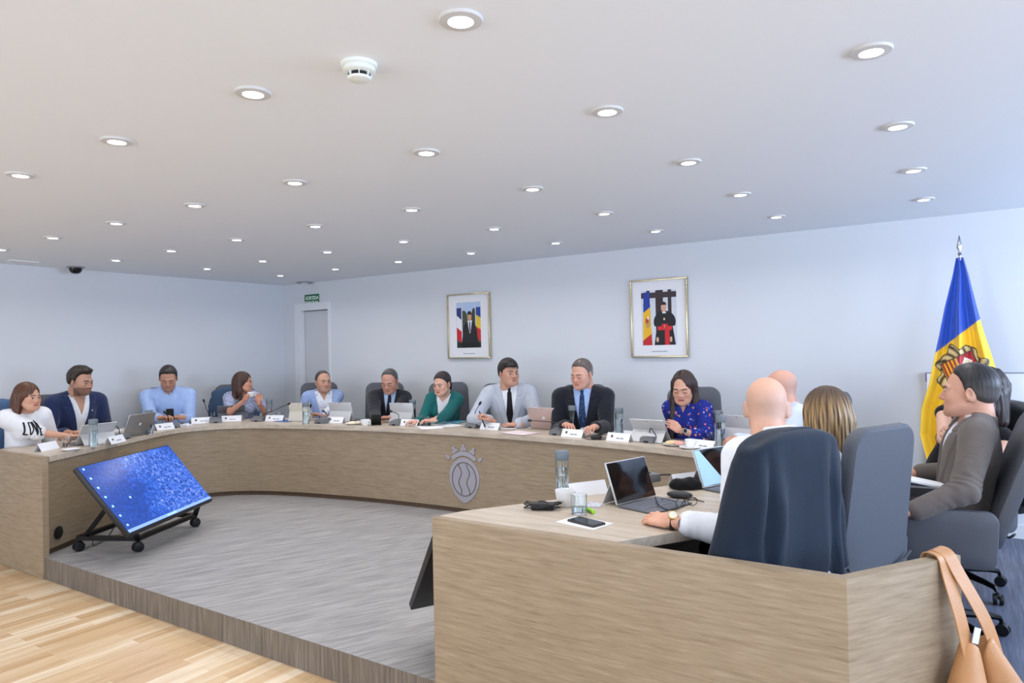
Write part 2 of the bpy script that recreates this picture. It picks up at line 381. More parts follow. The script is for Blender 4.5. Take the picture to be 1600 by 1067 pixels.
# ------------------------------------------------------------------ desk
XC = -3.87
half = [(-5.76, 2.42), (-6.18, 3.10), (-6.57, 3.74), (-6.655, 3.95), (-6.65, 4.17), (-6.54, 4.38), (-6.30, 4.56), (-5.92, 4.70), (-5.45, 4.80), (-4.75, 4.90), (-3.87, 4.95)]
inner = half + [(2 * XC - x, y) for x, y in half[-2::-1]]
inner = [Vector((p[0], p[1], 0)) for p in spline([(x, y, 0) for x, y in inner], 6)]
inner[-1] = Vector((-1.975, 2.37, 0))
def offset(path, d, ends=True):
    out = []
    for i, p in enumerate(path):
        t = (path[min(i + 1, len(path) - 1)] - path[max(i - 1, 0)]).normalized(); n = Vector((-t.y, t.x, 0))
        out.append(p + n * (d(i) if callable(d) else d))
    return out
def depth_at(i):
    y = inner[i].y; k = min(max((y - 3.9) / 0.9, 0), 1); k = k * k * (3 - 2 * k)
    return 0.75 - 0.08 * k
outer = offset(inner, depth_at)
# the band is cut straight at both ends by the end panels
def ribbon(bm, A, B, z0, z1):
    n = len(A); va = [[bm.verts.new((p.x, p.y, z)) for p in A] for z in (z0, z1)]; vb = [[bm.verts.new((p.x, p.y, z)) for p in B] for z in (z0, z1)]
    for i in range(n - 1):
        bm.faces.new((va[1][i], va[1][i + 1], vb[1][i + 1], vb[1][i])); bm.faces.new((va[0][i], vb[0][i], vb[0][i + 1], va[0][i + 1]))
        bm.faces.new((va[0][i], va[0][i + 1], va[1][i + 1], va[1][i])); bm.faces.new((vb[0][i], vb[1][i], vb[1][i + 1], vb[0][i + 1]))
    for i in (0, n - 1): bm.faces.new((va[0][i], va[1][i], vb[1][i], vb[0][i]))
desk = thing('council_desk', 'long horseshoe-shaped pale wood council desk standing on the grey platform', 'desk', (0, 0, 0))
oL = [p.copy() for p in outer]
d0 = (outer[8] - outer[0]).normalized(); oL[0] = outer[0] + d0 * ((2.42 - outer[0].y) / d0.y)
dn = (outer[-9] - outer[-1]).normalized(); oL[-1] = outer[-1] + dn * ((2.36 - outer[-1].y) / dn.y)
N_ = len(inner)
# parametrise both edges by equal fraction so the ribbon stays clean near the ends
def resample(path, n):
    L = [0]
    for a_, b_ in zip(path, path[1:]): L.append(L[-1] + (b_ - a_).length)
    out = []; j = 0
    for k in range(n):
        s = L[-1] * k / (n - 1)
        while j < len(L) - 2 and L[j + 1] < s: j += 1
        f = (s - L[j]) / max(L[j + 1] - L[j], 1e-9); out.append(path[j].lerp(path[j + 1], min(max(f, 0), 1)))
    return out
oc = [oL[0]] + [p for p in oL[1:-1] if p.y > 2.75 or abs(p.x - XC) > 3.2] + [oL[-1]]
bm = bmesh.new(); ribbon(bm, inner, resample(oc, N_), .70, .74)
top = from_bm('worktop', bm, TOPW, desk)
fp_in = offset(inner, 0.028); fp_out = offset(inner, 0.052)
bm = bmesh.new(); ribbon(bm, fp_in, fp_out, .045, .702); from_bm('front_panel', bm, PANEL, desk)
bm = bmesh.new(); ribbon(bm, offset(inner, 0.055), offset(inner, 0.07), 0.0, .05); from_bm('kick_strip', bm, mat('kick_brown', (96, 76, 58), .6), desk)
# end panels (front line, then the bend)
def end_panel(pts, th=.042):
    P = [Vector((x, y, 0)) for x, y in pts]
    o2 = []
    for i, p_ in enumerate(P):
        t_ = (P[min(i + 1, len(P) - 1)] - P[max(i - 1, 0)]).normalized(); n_ = Vector((-t_.y, t_.x, 0)); k_ = 1.0
        if 0 < i < len(P) - 1:
            t1 = (P[i] - P[i - 1]).normalized(); k_ = 1 / max(t1.dot(t_), .5)
        o2.append(p_ + n_ * th * k_)
    bm_ = bmesh.new(); ribbon(bm_, P, o2, ZO + .002, .741)
    return from_bm('end_panel', bm_, PANEL, desk)
end_panel([(-1.975, 2.325), (-1.0, 2.325), (-0.34, 2.325), (-0.055, 2.77)])
end_panel([(-7.68, 2.85), (-7.40, 2.375), (-6.6, 2.375), (-5.765, 2.375)])
# crest carved on the front panel
CY = 4.955 + .028 - .006
CRESTM = mat('crest_silver', (168, 165, 172), .45, .25); CRESTL = mat('crest_groove', (74, 62, 52), .7)
def crest_plate(bm, poly, y0, y1):
    n = len(poly); A = [bm.verts.new((x, y0, z)) for x, z in poly]; B = [bm.verts.new((x, y1, z)) for x, z in poly]
    bm.faces.new(A); bm.faces.new(B[::-1])
    for i in range(n): bm.faces.new((A[i], B[i], B[(i + 1) % n], A[(i + 1) % n]))
CX, CZ = -3.837, .322
def E2(cx, cz, rx, rz, n=40, a0=0, a1=2 * PI): return [(cx + rx * math.cos(a0 + (a1 - a0) * i / n), cz + rz * math.sin(a0 + (a1 - a0) * i / n)) for i in range(n)]
bm = bmesh.new(); sh_ = []
for i in range(48):
    a_ = 2 * PI * i / 48; x_ = .168 * math.cos(a_); z_ = .180 * math.sin(a_)
    if z_ < -.08: z_ -= .045 * (1 - abs(x_) / .16) * min((-z_ - .08) / .05, 1)
    sh_.append((CX + x_, CZ + z_))
crest_plate(bm, sh_, CY + .004, CY - .008)
arc = [(CX + .202 * math.cos(a_), CZ + .035 + .202 * math.sin(a_)) for a_ in np.linspace(.80, PI - .80, 14)] + [(CX + .168 * math.cos(a_), CZ + .035 + .164 * math.sin(a_)) for a_ in np.linspace(PI - .80, .80, 14)]
crest_plate(bm, arc, CY + .004, CY - .010)
for k, a_ in enumerate(np.linspace(.66, PI - .66, 5)):
    cx_, cz_ = CX + .232 * math.cos(a_) * .98, CZ + .035 + .228 * math.sin(a_); dx_, dz_ = math.cos(a_), math.sin(a_)
    if k in (0, 4): crest_plate(bm, [(cx_ - dz_ * w_ + dx_ * l_, cz_ + dx_ * w_ + dz_ * l_) for w_, l_ in ((-.018, -.02), (.018, -.02), (.012, .012), (0, .038), (-.012, .012))], CY + .004, CY - .0102); continue
    for (w_, l_, r_) in ((0, 0, .020), (0, .026, .013), (.017, -.008, .013), (-.017, -.008, .013)):
        crest_plate(bm, E2(cx_ - dz_ * w_ + dx_ * l_, cz_ + dx_ * w_ + dz_ * l_, r_, r_, 16), CY + .004, CY - .0100 - .0004 * k - .0021 * (abs(w_) > 0) - .0011 * (w_ > 0) - .0042 * (l_ > .02))
from_bm('crest', bm, CRESTM, desk)
bm = bmesh.new()
add_tube(bm, [(x, CY - .0085, z) for x, z in E2(CX, CZ - .012, .134, .150, 44)], .0035, 6, closed=True)
for sx in (-.045, .045):
    add_tube(bm, [(CX + sx + .016 * math.sin((z - CZ) * 2 * PI / .17), CY - .0085, z) for z in np.linspace(CZ - .148, CZ + .126, 30)], .0035, 6)
from_bm('crest_grooves', bm, CRESTL, desk)
# round cable grommet on the left arm's front panel
t_ = (inner[4] - inner[0]).normalized(); gp = inner[0] + t_ * .12 + Vector((-t_.y, t_.x, 0)) * .022
bm = bmesh.new(); add_lathe(bm, [(0, 0), (.045, 0), (.05, .006), (.045, .010), (.02, .012), (0, .012)], 28, Matrix.Translation((gp.x, gp.y, .145)) @ rot_to((0, 0, 1), (t_.y, -t_.x, 0)).to_4x4())
from_bm('cable_grommet', bm, BLACK, desk, True)

# ------------------------------------------------------------------ monitors on low tilted stands
def monitor(corners, casters, label, map_on=True):
    TL, TR, BR, BL = [Vector(c) for c in corners]
    C_ = (TL + TR + BR + BL) / 4; X_ = ((TR - TL) + (BR - BL)).normalized(); Zu = ((TL - BL) + (TR - BR)); Zu = (Zu - X_ * Zu.dot(X_)).normalized()
    Y_ = Zu.cross(X_)     # pointing behind
    W_ = (TR - TL).length; H_ = (TL - BL).length
    t = thing('monitor_stand', label, 'monitor', (C_.x, C_.y, 0))
    M_ = Matrix.Translation((0, 0, C_.z)) @ Matrix((X_, Y_, Zu)).transposed().to_4x4()
    def part(name, fn, m_, par=t, smooth=False):
        b_ = bmesh.new(); fn(b_); bmesh.ops.transform(b_, matrix=M_, verts=b_.verts[:]); return from_bm(name, b_, m_, par, smooth)
    hs = part('screen_housing', lambda b_: (add_box(b_, (0, .022, 0), (W_, .04, H_), .006), add_box(b_, (0, .055, -.03), (W_ * .6, .04, H_ * .6), .01)), BLACK, t, True)
    part('display', lambda b_: add_box(b_, (0, .0015, .004), (W_ - .018, .004, H_ - .03)), MAPM if map_on else SCREEN, t)
    if map_on:
        part('taskbar', lambda b_: add_box(b_, (0, -.0012, -H_ / 2 + .031), (W_ - .018, .001, .024)), TASKM, t)
        for (u_, v_) in [(-W_ / 2 + .045, H_ / 2 - .035 - k * .085) for k in range(7)] + [(-W_ / 2 + .26, -.04)] + [(-.07 + k * .032, -H_ / 2 + .031) for k in range(4)]:
            part('screen_icon', lambda b_: add_box(b_, (u_, -.0018, v_), (.016, .0016, .016)), ICONM, t)
    def arm(i0, nm): pass
    c = [Vector((p_[0] - C_.x, p_[1] - C_.y, .10)) for p_ in casters]
    def bar(p_, q_, s_=.04, name='frame_bar'):
        b_ = bmesh.new(); d_ = q_ - p_; R_ = rot_to(d_, (0, 0, 1)); add_box(b_, (p_ + q_) / 2, (s_, d_.length, s_ * .8), rot=R_); return from_bm(name, b_, BLACKM, t)
    bar(c[0], c[1]); bar(c[1], c[2]); bar(c[2], c[3]); bar(c[3], c[0])
    bot = M_ @ Vector((-W_ * .38, .05, -H_ / 2 + .03)); bot2 = M_ @ Vector((W_ * .38, .05, -H_ / 2 + .03))
    bar(c[1] * 1.0, bot, .035, 'support_arm'); bar(c[2] * 1.0, bot2, .035, 'support_arm')
    bar(c[0] * .93 , M_ @ Vector((-W_ * .2, .06, H_ * .12)), .03, 'support_arm'); bar(c[3] * .93, M_ @ Vector((W_ * .2, .06, H_ * .12)), .03, 'support_arm')
    for p_ in c:
        ca = lathe('caster', [(0, .072), (.014, .072), (.014, .085), (0, .088)], BLACKM, t, (p_.x, p_.y, 0), 12)
        b_ = bmesh.new()
        for s_ in (-1, 1): add_lathe(b_, [(0, -.012), (.026, -.012), (.036, -.009), (.036, .009), (.026, .012), (0, .012)], 20, Matrix.Translation((p_.x + s_ * .016, p_.y, .036)) @ Matrix.Rotation(PI / 2, 4, 'Y'))
        add_box(b_, (p_.x, p_.y, .056), (.05, .05, .035), .008)
        from_bm('wheel', b_, BLACK, ca, True)
    if map_on:
        cb = [M_ @ Vector((-W_ * .30, .03, -.05)), Vector((c[0].x * .5, c[0].y * .6, .12)), Vector((c[0].x * .8, c[0].y * .8, .03)), Vector((c[0].x + .06, c[0].y + .08, .10))]
        tube('power_cable', spline(cb, 8), .004, BLACK, t)
    return t
# map picture for the display
MAPM = bpy.data.materials.new('blue_aerial_map'); MAPM.use_nodes = True; nt = MAPM.node_tree; b = nt.nodes['Principled BSDF']
tc = nt.nodes.new('ShaderNodeTexCoord'); mp = nt.nodes.new('ShaderNodeMapping'); mp.inputs['Scale'].default_value = (1, 1, 1); nt.links.new(tc.outputs['Object'], mp.inputs[0])
nz = nt.nodes.new('ShaderNodeTexNoise'); nz.inputs['Scale'].default_value = 3.2; nz.inputs['Detail'].default_value = 4; nt.links.new(mp.outputs[0], nz.inputs['Vector'])
vo = nt.nodes.new('ShaderNodeTexVoronoi'); vo.feature = 'DISTANCE_TO_EDGE'; vo.inputs['Scale'].default_value = 19
wv = nt.nodes.new('ShaderNodeTexNoise'); wv.inputs['Scale'].default_value = 44; wv.inputs['Detail'].default_value = 6; wv.inputs['Roughness'].default_value = .8; nt.links.new(mp.outputs[0], wv.inputs['Vector'])
dis = nt.nodes.new('ShaderNodeVectorMath'); dis.operation = 'MULTIPLY_ADD'; dis.inputs[1].default_value = (.25, .25, .25); nt.links.new(nz.outputs['Color'], dis.inputs[0]); nt.links.new(mp.outputs[0], dis.inputs[2]); nt.links.new(dis.outputs[0], vo.inputs['Vector'])
def mth(op, a_, b_=None, c_=None):
    n = nt.nodes.new('ShaderNodeMath'); n.operation = op
    for k, v in enumerate((a_, b_, c_)):
        if v is None: continue
        if isinstance(v, (int, float)): n.inputs[k].default_value = v
        else: nt.links.new(v, n.inputs[k])
    return n.outputs[0]
road = mth('SUBTRACT', 1.0, mth('MINIMUM', mth('MULTIPLY', vo.outputs['Distance'], 9.0), 1.0))
ds = nt.nodes.new('ShaderNodeVectorMath'); ds.operation = 'DISTANCE'; ds.inputs[1].default_value = (-.12, .20, .44); nt.links.new(tc.outputs['Object'], ds.inputs[0])
town = mth('MINIMUM', mth('MAXIMUM', mth('ADD', mth('MULTIPLY', mth('SUBTRACT', nz.outputs['Fac'], .5), 3.5), mth('MULTIPLY', mth('SUBTRACT', .52, ds.outputs['Value']), 3.4)), .12), 1)
detail = mth('MULTIPLY', mth('MAXIMUM', mth('MULTIPLY', mth('SUBTRACT', wv.outputs['Fac'], .47), 6), 0), town)
val = mth('ADD', mth('MULTIPLY', detail, .62), mth('MULTIPLY', mth('MULTIPLY', road, town), .45))
val = mth('ADD', val, mth('MULTIPLY', wv.outputs['Fac'], .2))
colr = ramp(nt, val, [(0.05, (6, 48, 128)), (0.25, (16, 84, 200)), (0.6, (70, 124, 226)), (0.95, (176, 172, 236))])
nt.links.new(colr, b.inputs['Emission Color']); b.inputs['Emission Strength'].default_value = 1.05; b.inputs['Base Color'].default_value = (.01, .01, .015, 1); b.inputs['Roughness'].default_value = .22
TASKM = mat('screen_taskbar', (120, 150, 225), .3, emit=.8); ICONM = mat('screen_icons', (150, 205, 245), .3, emit=.9)
monitor([(-5.305, 2.40, .70), (-5.835, 3.385, .71), (-5.485, 3.575, .225), (-4.955, 2.59, .22)],
        [(-5.72, 2.60), (-5.29, 2.82), (-5.62, 3.49), (-6.05, 3.27)], 'large tilted monitor showing a blue aerial map, on a low wheeled stand')
mx = lambda p_: (2 * XC - p_[0],) + tuple(p_[1:])
mL = [(-5.305, 2.40, .70), (-5.835, 3.385, .71), (-5.485, 3.575, .225), (-4.955, 2.59, .22)]
sh2 = lambda p_: (p_[0] + .42, p_[1] + .0) + tuple(p_[2:])
mR = [sh2(mx(mL[1])), sh2(mx(mL[0])), sh2(mx(mL[3])), sh2(mx(mL[2]))]
monitor(mR, [sh2(mx(q)) for q in [(-6.05, 3.27), (-5.62, 3.49), (-5.29, 2.82), (-5.72, 2.60)]], 'second tilted black monitor mostly hidden behind the right desk arm', False)
# ------------------------------------------------------------------ smooth solid modelling (distance fields -> quads)
class Field:
    def __init__(s, lo, hi, h):
        s.h = h; s.lo = np.array(lo, float) - 2 * h; n = np.ceil((np.array(hi, float) + 2 * h - s.lo) / h).astype(int) + 1
        s.n = n; s.ax = [(s.lo[i] + h * np.arange(n[i])).astype(np.float32) for i in range(3)]
        s.d = np.full(tuple(n), 9.0, np.float32)
    def blk(s, lo, hi):
        sl = []
        for i in range(3):
            a = int(max(0, math.floor((lo[i] - s.lo[i]) / s.h))); b = int(min(s.n[i], math.ceil((hi[i] - s.lo[i]) / s.h) + 1))
            if b <= a: return None
            sl.append(slice(a, b))
        return tuple(sl), s.ax[0][sl[0]][:, None, None], s.ax[1][sl[1]][None, :, None], s.ax[2][sl[2]][None, None, :]
    def put(s, sl, p, k, op):
        a = s.d[sl]
        if op == '+':
            if k > 0: h = np.maximum(k - np.abs(a - p), 0) / k; s.d[sl] = np.minimum(a, p) - h * h * k * .25
            else: s.d[sl] = np.minimum(a, p)
        elif op == '-':
            p = -p
            if k > 0: h = np.maximum(k - np.abs(a - p), 0) / k; s.d[sl] = np.maximum(a, p) + h * h * k * .25
            else: s.d[sl] = np.maximum(a, p)
    def cone(s, a, b, ra, rb=None, k=.02, op='+', inf=0, flat=None):
        a = np.array(a, float); b = np.array(b, float); rb = ra if rb is None else rb; ra = ra + inf; rb = rb + inf
        m = max(ra, rb) + k + 2 * s.h; q = s.blk(np.minimum(a, b) - m, np.maximum(a, b) + m)
        if q is None: return
        sl, X, Y, Z = q; ab = b - a; L2 = float(ab @ ab) + 1e-12
        x, y, z = X - a[0], Y - a[1], Z - a[2]
        t = np.clip((x * ab[0] + y * ab[1] + z * ab[2]) / L2, 0, 1)
        dx, dy, dz = x - t * ab[0], y - t * ab[1], z - t * ab[2]
        s.put(sl, (np.sqrt(dx * dx + dy * dy + dz * dz) - (ra + (rb - ra) * t)).astype(np.float32), k, op)
    def ell(s, c, r, R=None, k=.02, op='+', inf=0):
        c = np.array(c, float); r = np.array(r, float) + inf; m = float(r.max()) + k + 2 * s.h
        q = s.blk(c - m, c + m)
        if q is None: return
        sl, X, Y, Z = q; x, y, z = X - c[0], Y - c[1], Z - c[2]
        if R is not None:
            R = np.array(R, float); x, y, z = [x * R[0, i] + y * R[1, i] + z * R[2, i] for i in range(3)]
        k0 = np.sqrt((x / r[0]) ** 2 + (y / r[1]) ** 2 + (z / r[2]) ** 2); k1 = np.sqrt((x / r[0] ** 2) ** 2 + (y / r[1] ** 2) ** 2 + (z / r[2] ** 2) ** 2)
        s.put(sl, (k0 * (k0 - 1) / np.maximum(k1, 1e-6)).astype(np.float32), k, op)
    def box(s, c, hs, R=None, rd=.005, k=.01, op='+', inf=0):
        c = np.array(c, float); hs = np.array(hs, float) + inf; m = float(np.linalg.norm(hs)) + k + 2 * s.h
        q = s.blk(c - m, c + m)
        if q is None: return
        sl, X, Y, Z = q; x, y, z = X - c[0], Y - c[1], Z - c[2]
        if R is not None:
            R = np.array(R, float); x, y, z = [x * R[0, i] + y * R[1, i] + z * R[2, i] for i in range(3)]
        qx, qy, qz = np.abs(x) - hs[0] + rd, np.abs(y) - hs[1] + rd, np.abs(z) - hs[2] + rd
        o = np.sqrt(np.maximum(qx, 0) ** 2 + np.maximum(qy, 0) ** 2 + np.maximum(qz, 0) ** 2) + np.minimum(np.maximum(np.maximum(qx, qy), qz), 0) - rd
        s.put(sl, o.astype(np.float32), k, op)
    def grids(s): return s.ax[0][:, None, None], s.ax[1][None, :, None], s.ax[2][None, None, :]
    def local(s, o, R):
        X, Y, Z = s.grids(); x, y, z = X - o[0], Y - o[1], Z - o[2]; R = np.array(R, float)
        return [x * R[0, i] + y * R[1, i] + z * R[2, i] for i in range(3)]
    def cut(s, p, k=.004):  # keep where p < 0
        a = s.d
        h = np.maximum(k - np.abs(a - p), 0) / k; s.d = (np.maximum(a, p) + h * h * k * .25).astype(np.float32)
    def mesh(s):
        d = s.d; ins = d < 0
        c = np.zeros(tuple(np.array(d.shape) - 1), np.int8)
        for i in (0, 1):
            for j in (0, 1):
                for k in (0, 1): c += ins[i:d.shape[0] - 1 + i, j:d.shape[1] - 1 + j, k:d.shape[2] - 1 + k]
        cells = np.argwhere((c > 0) & (c < 8))
        if len(cells) == 0: return np.zeros((0, 3)), np.zeros((0, 4), int)
        idx = np.full(c.shape, -1, np.int32); idx[cells[:, 0], cells[:, 1], cells[:, 2]] = np.arange(len(cells))
        acc = np.zeros((len(cells), 3)); cnt = np.zeros(len(cells))
        cor = [(i, j, k) for i in (0, 1) for j in (0, 1) for k in (0, 1)]
        D = {q: d[cells[:, 0] + q[0], cells[:, 1] + q[1], cells[:, 2] + q[2]].astype(float) for q in cor}
        for a in cor:
            for axis in range(3):
                if a[axis]: continue
                b = list(a); b[axis] = 1; b = tuple(b); da, db = D[a], D[b]
                mm = (da < 0) != (db < 0); t = np.where(mm, da / np.where(mm, da - db, 1), 0)
                p = np.tile(np.array(a, float), (len(cells), 1)); p[:, axis] += t
                acc += p * mm[:, None]; cnt += mm
        V = s.lo + s.h * (cells + acc / np.maximum(cnt, 1)[:, None])
        Q = []
        for axis in range(3):
            sa = [slice(None)] * 3; sb = [slice(None)] * 3; sa[axis] = slice(0, -1); sb[axis] = slice(1, None)
            A, B = ins[tuple(sa)], ins[tuple(sb)]
            e = np.argwhere(A != B); u, v = (axis + 1) % 3, (axis + 2) % 3
            ok = (e[:, u] > 0) & (e[:, v] > 0) & (e[:, u] < d.shape[u] - 1) & (e[:, v] < d.shape[v] - 1); e = e[ok]
            fl = A[e[:, 0], e[:, 1], e[:, 2]]
            def I(du, dv):
                q = e.copy(); q[:, u] -= du; q[:, v] -= dv; return idx[q[:, 0], q[:, 1], q[:, 2]]
            q = np.stack([I(1, 1), I(0, 1), I(0, 0), I(1, 0)], 1)
            q[~fl] = q[~fl][:, ::-1]; Q.append(q)
        return V, np.concatenate(Q)
def relax(V, Q, n=1, f=.5):
    for _ in range(n):
        S = np.zeros_like(V); C = np.zeros(len(V))
        for i in range(4):
            a, b = Q[:, i], Q[:, (i + 1) % 4]
            np.add.at(S, a, V[b]); np.add.at(C, a, 1)
            np.add.at(S, b, V[a]); np.add.at(C, b, 1)
        V = V * (1 - f) + f * S / np.maximum(C, 1)[:, None]
    return V
def wob(X, Y, Z, seed, fr=14.0, n=5):
    r = np.random.default_rng(seed); o = 0
    for _ in range(n):
        w_ = r.normal(size=3); w_ /= np.linalg.norm(w_); f_ = fr * r.uniform(.6, 1.8); o = o + np.sin(f_ * (w_[0] * X + w_[1] * Y + w_[2] * Z) + r.uniform(0, 6.28))
    return o / n
def bbox_pts(P, m):
    P = np.array(P, float); return P.min(0) - m, P.max(0) + m
def npR(ax, a):  # rotation matrix about axis
    return np.array(Matrix.Rotation(a, 3, ax))
# ------------------------------------------------------------------ people
SKIN = mat('skin', rough=0.5, attr=True, spec=0.35); SKIN.node_tree.nodes['Principled BSDF'].inputs['Subsurface Weight'].default_value = 0.0
def mixc(c, col, m): return c * (1 - m[:, None]) + np.array(col)[None, :] * m[:, None]
def sstep(a, b, x): t = np.clip((x - a) / (b - a), 0, 1); return t * t * (3 - 2 * t)

def make_head(p, h=.0033):
    fem = p.get('fem', False); F = Field((-.105, -.13, -.20), (.105, .14, .135), h)
    jw = .052 if fem else .060
    F.ell((0, -.014, .034), (.076, .096, .086), k=0)
    F.ell((0, .030, -.022), (jw + .006, .064, .082), k=.03)
    F.cone((-.030, .060, -.072), (.030, .060, -.072), .030, k=.03)          # jaw
    F.cone((-.036, .02, -.055), (-.022, .066, -.083), .030, .024, k=.02); F.cone((.036, .02, -.055), (.022, .066, -.083), .030, .024, k=.02)
    F.ell((0, .083, -.094), (.021, .018, .017), k=.02)                     # chin
    for sx in (-1, 1):
        F.ell((sx * .040, .064, -.022), (.024, .024, .026), k=.025)         # cheek
        F.cone((sx * .012, .088, .026), (sx * .046, .074, .024), .0105, .008, k=.014)  # brow ridge
        F.ell((sx * .032, .103, .004), (.018, .0135, .013), k=.010, op='-')  # socket
        F.ell((sx * .032, .0800, .003), (.0142, .0138, .0138), k=.002)      # eyeball
        F.cone((sx * .045, .086, .0085), (sx * .019, .0895, .0095), .0050, k=.004)  # upper lid
        F.cone((sx * .044, .084, -.0065), (sx * .020, .088, -.0065), .0040, k=.004)  # lower lid
    nz = .92 if fem else 1.0
    F.cone((0, .088, .014), (0, .104 * nz + .002, -.020), .0080, .0100, k=.010)
    F.ell((0, .104 * nz + .003, -.0255), (.0125, .0115, .0100), k=.006)
    for sx in (-1, 1): F.ell((sx * .0125, .096, -.029), (.0085, .010, .0078), k=.005)
    F.cone((-.017, .092, -.0535), (.017, .092, -.0535), .0062, k=.005); F.ell((0, .0955, -.0525), (.013, .007, .006), k=.005)
    F.cone((-.014, .091, -.0640), (.014, .091, -.0640), .0070, k=.005)
    F.cone((-.022, .1025, -.0588), (.022, .1025, -.0588), .0045, k=.003, op='-')
    for sx in (-1, 1):                                                     # ears
        R = npR('Z', sx * -.38) @ npR('X', -.15)
        F.ell((sx * .0800, -.012, -.006), (.0085, .0205, .033), R, k=.006)
        F.ell((sx * .0870, -.008, .000), (.006, .010, .017), R, k=.004, op='-')
        F.ell((sx * .0735, .000, -.028), (.006, .009, .009), R, k=.004)
    nr = .049 if fem else .058
    F.cone((0, -.030, -.040), (0, -.048, -.19), nr, nr + .004, k=.03)
    if not fem: F.cone((0, .0, -.10), (0, -.004, -.14), .02, k=.03)
    V, Q = F.mesh(); V = relax(V, Q, 1, .35)
    x, y, z = V.T; ax = np.abs(x)
    sk = np.array(srgb(p.get('skin', (205, 160, 135)))); C = np.tile(sk, (len(V), 1))
    C = C * (1 + .05 * wob(x, y, z, 3, 60)[:, None])
    red = np.exp(-((ax - .042) ** 2 / .0004 + (z + .022) ** 2 / .0005)) * (y > .04) + np.exp(-(x ** 2 / .0002 + (z + .026) ** 2 / .0002)) * (y > .09)
    C = mixc(C, sk * np.array([1.02, .84, .82]), np.clip(red, 0, 1) * .5)
    bd = p.get('beard', 0)
    if bd:
        m = sstep(-.030, -.048, z + .35 * (.05 - y) * (y < .05)) * (y > -.005) * (z > -.135) * (1 - np.exp(-(x ** 2 / .0003 + (z + .058) ** 2 / .00006)))
        m = np.maximum(m, np.exp(-((z + .043) ** 2 / .00004)) * (ax < .028) * (y > .07)); C = mixc(C, srgb(p['beardc']), np.clip(m, 0, 1) * bd)
    if p.get('stub'):       # shaved hair shade on a bald head
        m = sstep(-.075, -.02, z) * (1 - sstep(.010, .075, z + .25 * y)) * (1 - sstep(-.01, .035, y)); C = mixc(C, srgb(p['stub']), m * p.get('stubk', .45) * (.8 + .3 * wob(x, y, z, 5, 50)))
    lipm = (np.exp(-((z + .059) ** 2 / .00009)) * (ax < .024) * (y > .082)); C = mixc(C, srgb(p.get('lip', (172, 112, 102))), np.clip(lipm * 1.2, 0, 1) * (.8 if fem else .45))
    C = mixc(C, np.array(srgb((92, 48, 42))), np.clip(np.exp(-((z + .0588) ** 2 / .0000035)) * (ax < .021) * (y > .085), 0, 1) * .8)
    bc = srgb(p.get('brow', (50, 38, 32)))
    bz = .0235 + .003 * np.cos((ax - .028) * 60); C = mixc(C, bc, np.clip(np.exp(-((z - bz) ** 2 / .000020)) * 1.4, 0, 1) * ((ax > .013) & (ax < .050) & (y > .06)) * .85)
    gx = p.get('gaze', 0.0); closed = p.get('closed', False)
    ed = np.sqrt((ax - .032) ** 2 + (y - .080) ** 2 + (z - .003) ** 2)
    oneye = (ed < .0158) & (z < .0075) & (z > -.0040) & (y > .083) & (ax > .020) & (ax < .0445)
    if closed:
        C = mixc(C, srgb((58, 40, 36)), (np.exp(-((z + .003) ** 2 / .000006)) * (ed < .019) * (y > .08)) * .9)
        C = mixc(C, sk * .72, ((ed < .018) & (z > -.003) & (y > .08)) * .5)
    else:
        C[oneye] = srgb((190, 180, 174)); ix = x - np.sign(x) * .032 - gx
        C[oneye & (ix ** 2 + (z - .002) ** 2 < .0068 ** 2)] = srgb(p.get('iris', (48, 34, 26)))
        C = mixc(C, srgb((45, 32, 30)), (np.exp(-((z - .0095) ** 2 / .000004)) * (ed < .019) * (y > .083)) * .85)
    return V, Q, C

def zline(y, st):
    if st == 'short': xs, zs = [-.12, -.07, -.035, -.012, .008, .020, .036, .055, .085, .10], [-.062, -.064, -.045, -.004, -.016, .034, .066, .082, .090, .092]
    elif st == 'receding': xs, zs = [-.12, -.07, -.035, -.012, .006, .016, .03, .05, .10], [-.062, -.062, -.045, -.004, -.010, .045, .092, .108, .130]
    elif st == 'fringe': xs, zs = [-.12, -.07, -.035, -.010, .010, .024, .042, .070, .11], [-.066, -.066, -.048, -.004, -.018, .026, .054, .062, .062]
    else: xs, zs = [-.12, -.02, .02, .05, .075, .10], [-.20, -.16, -.05, .045, .070, .080]
    return np.interp(y, xs, zs).astype(np.float32)

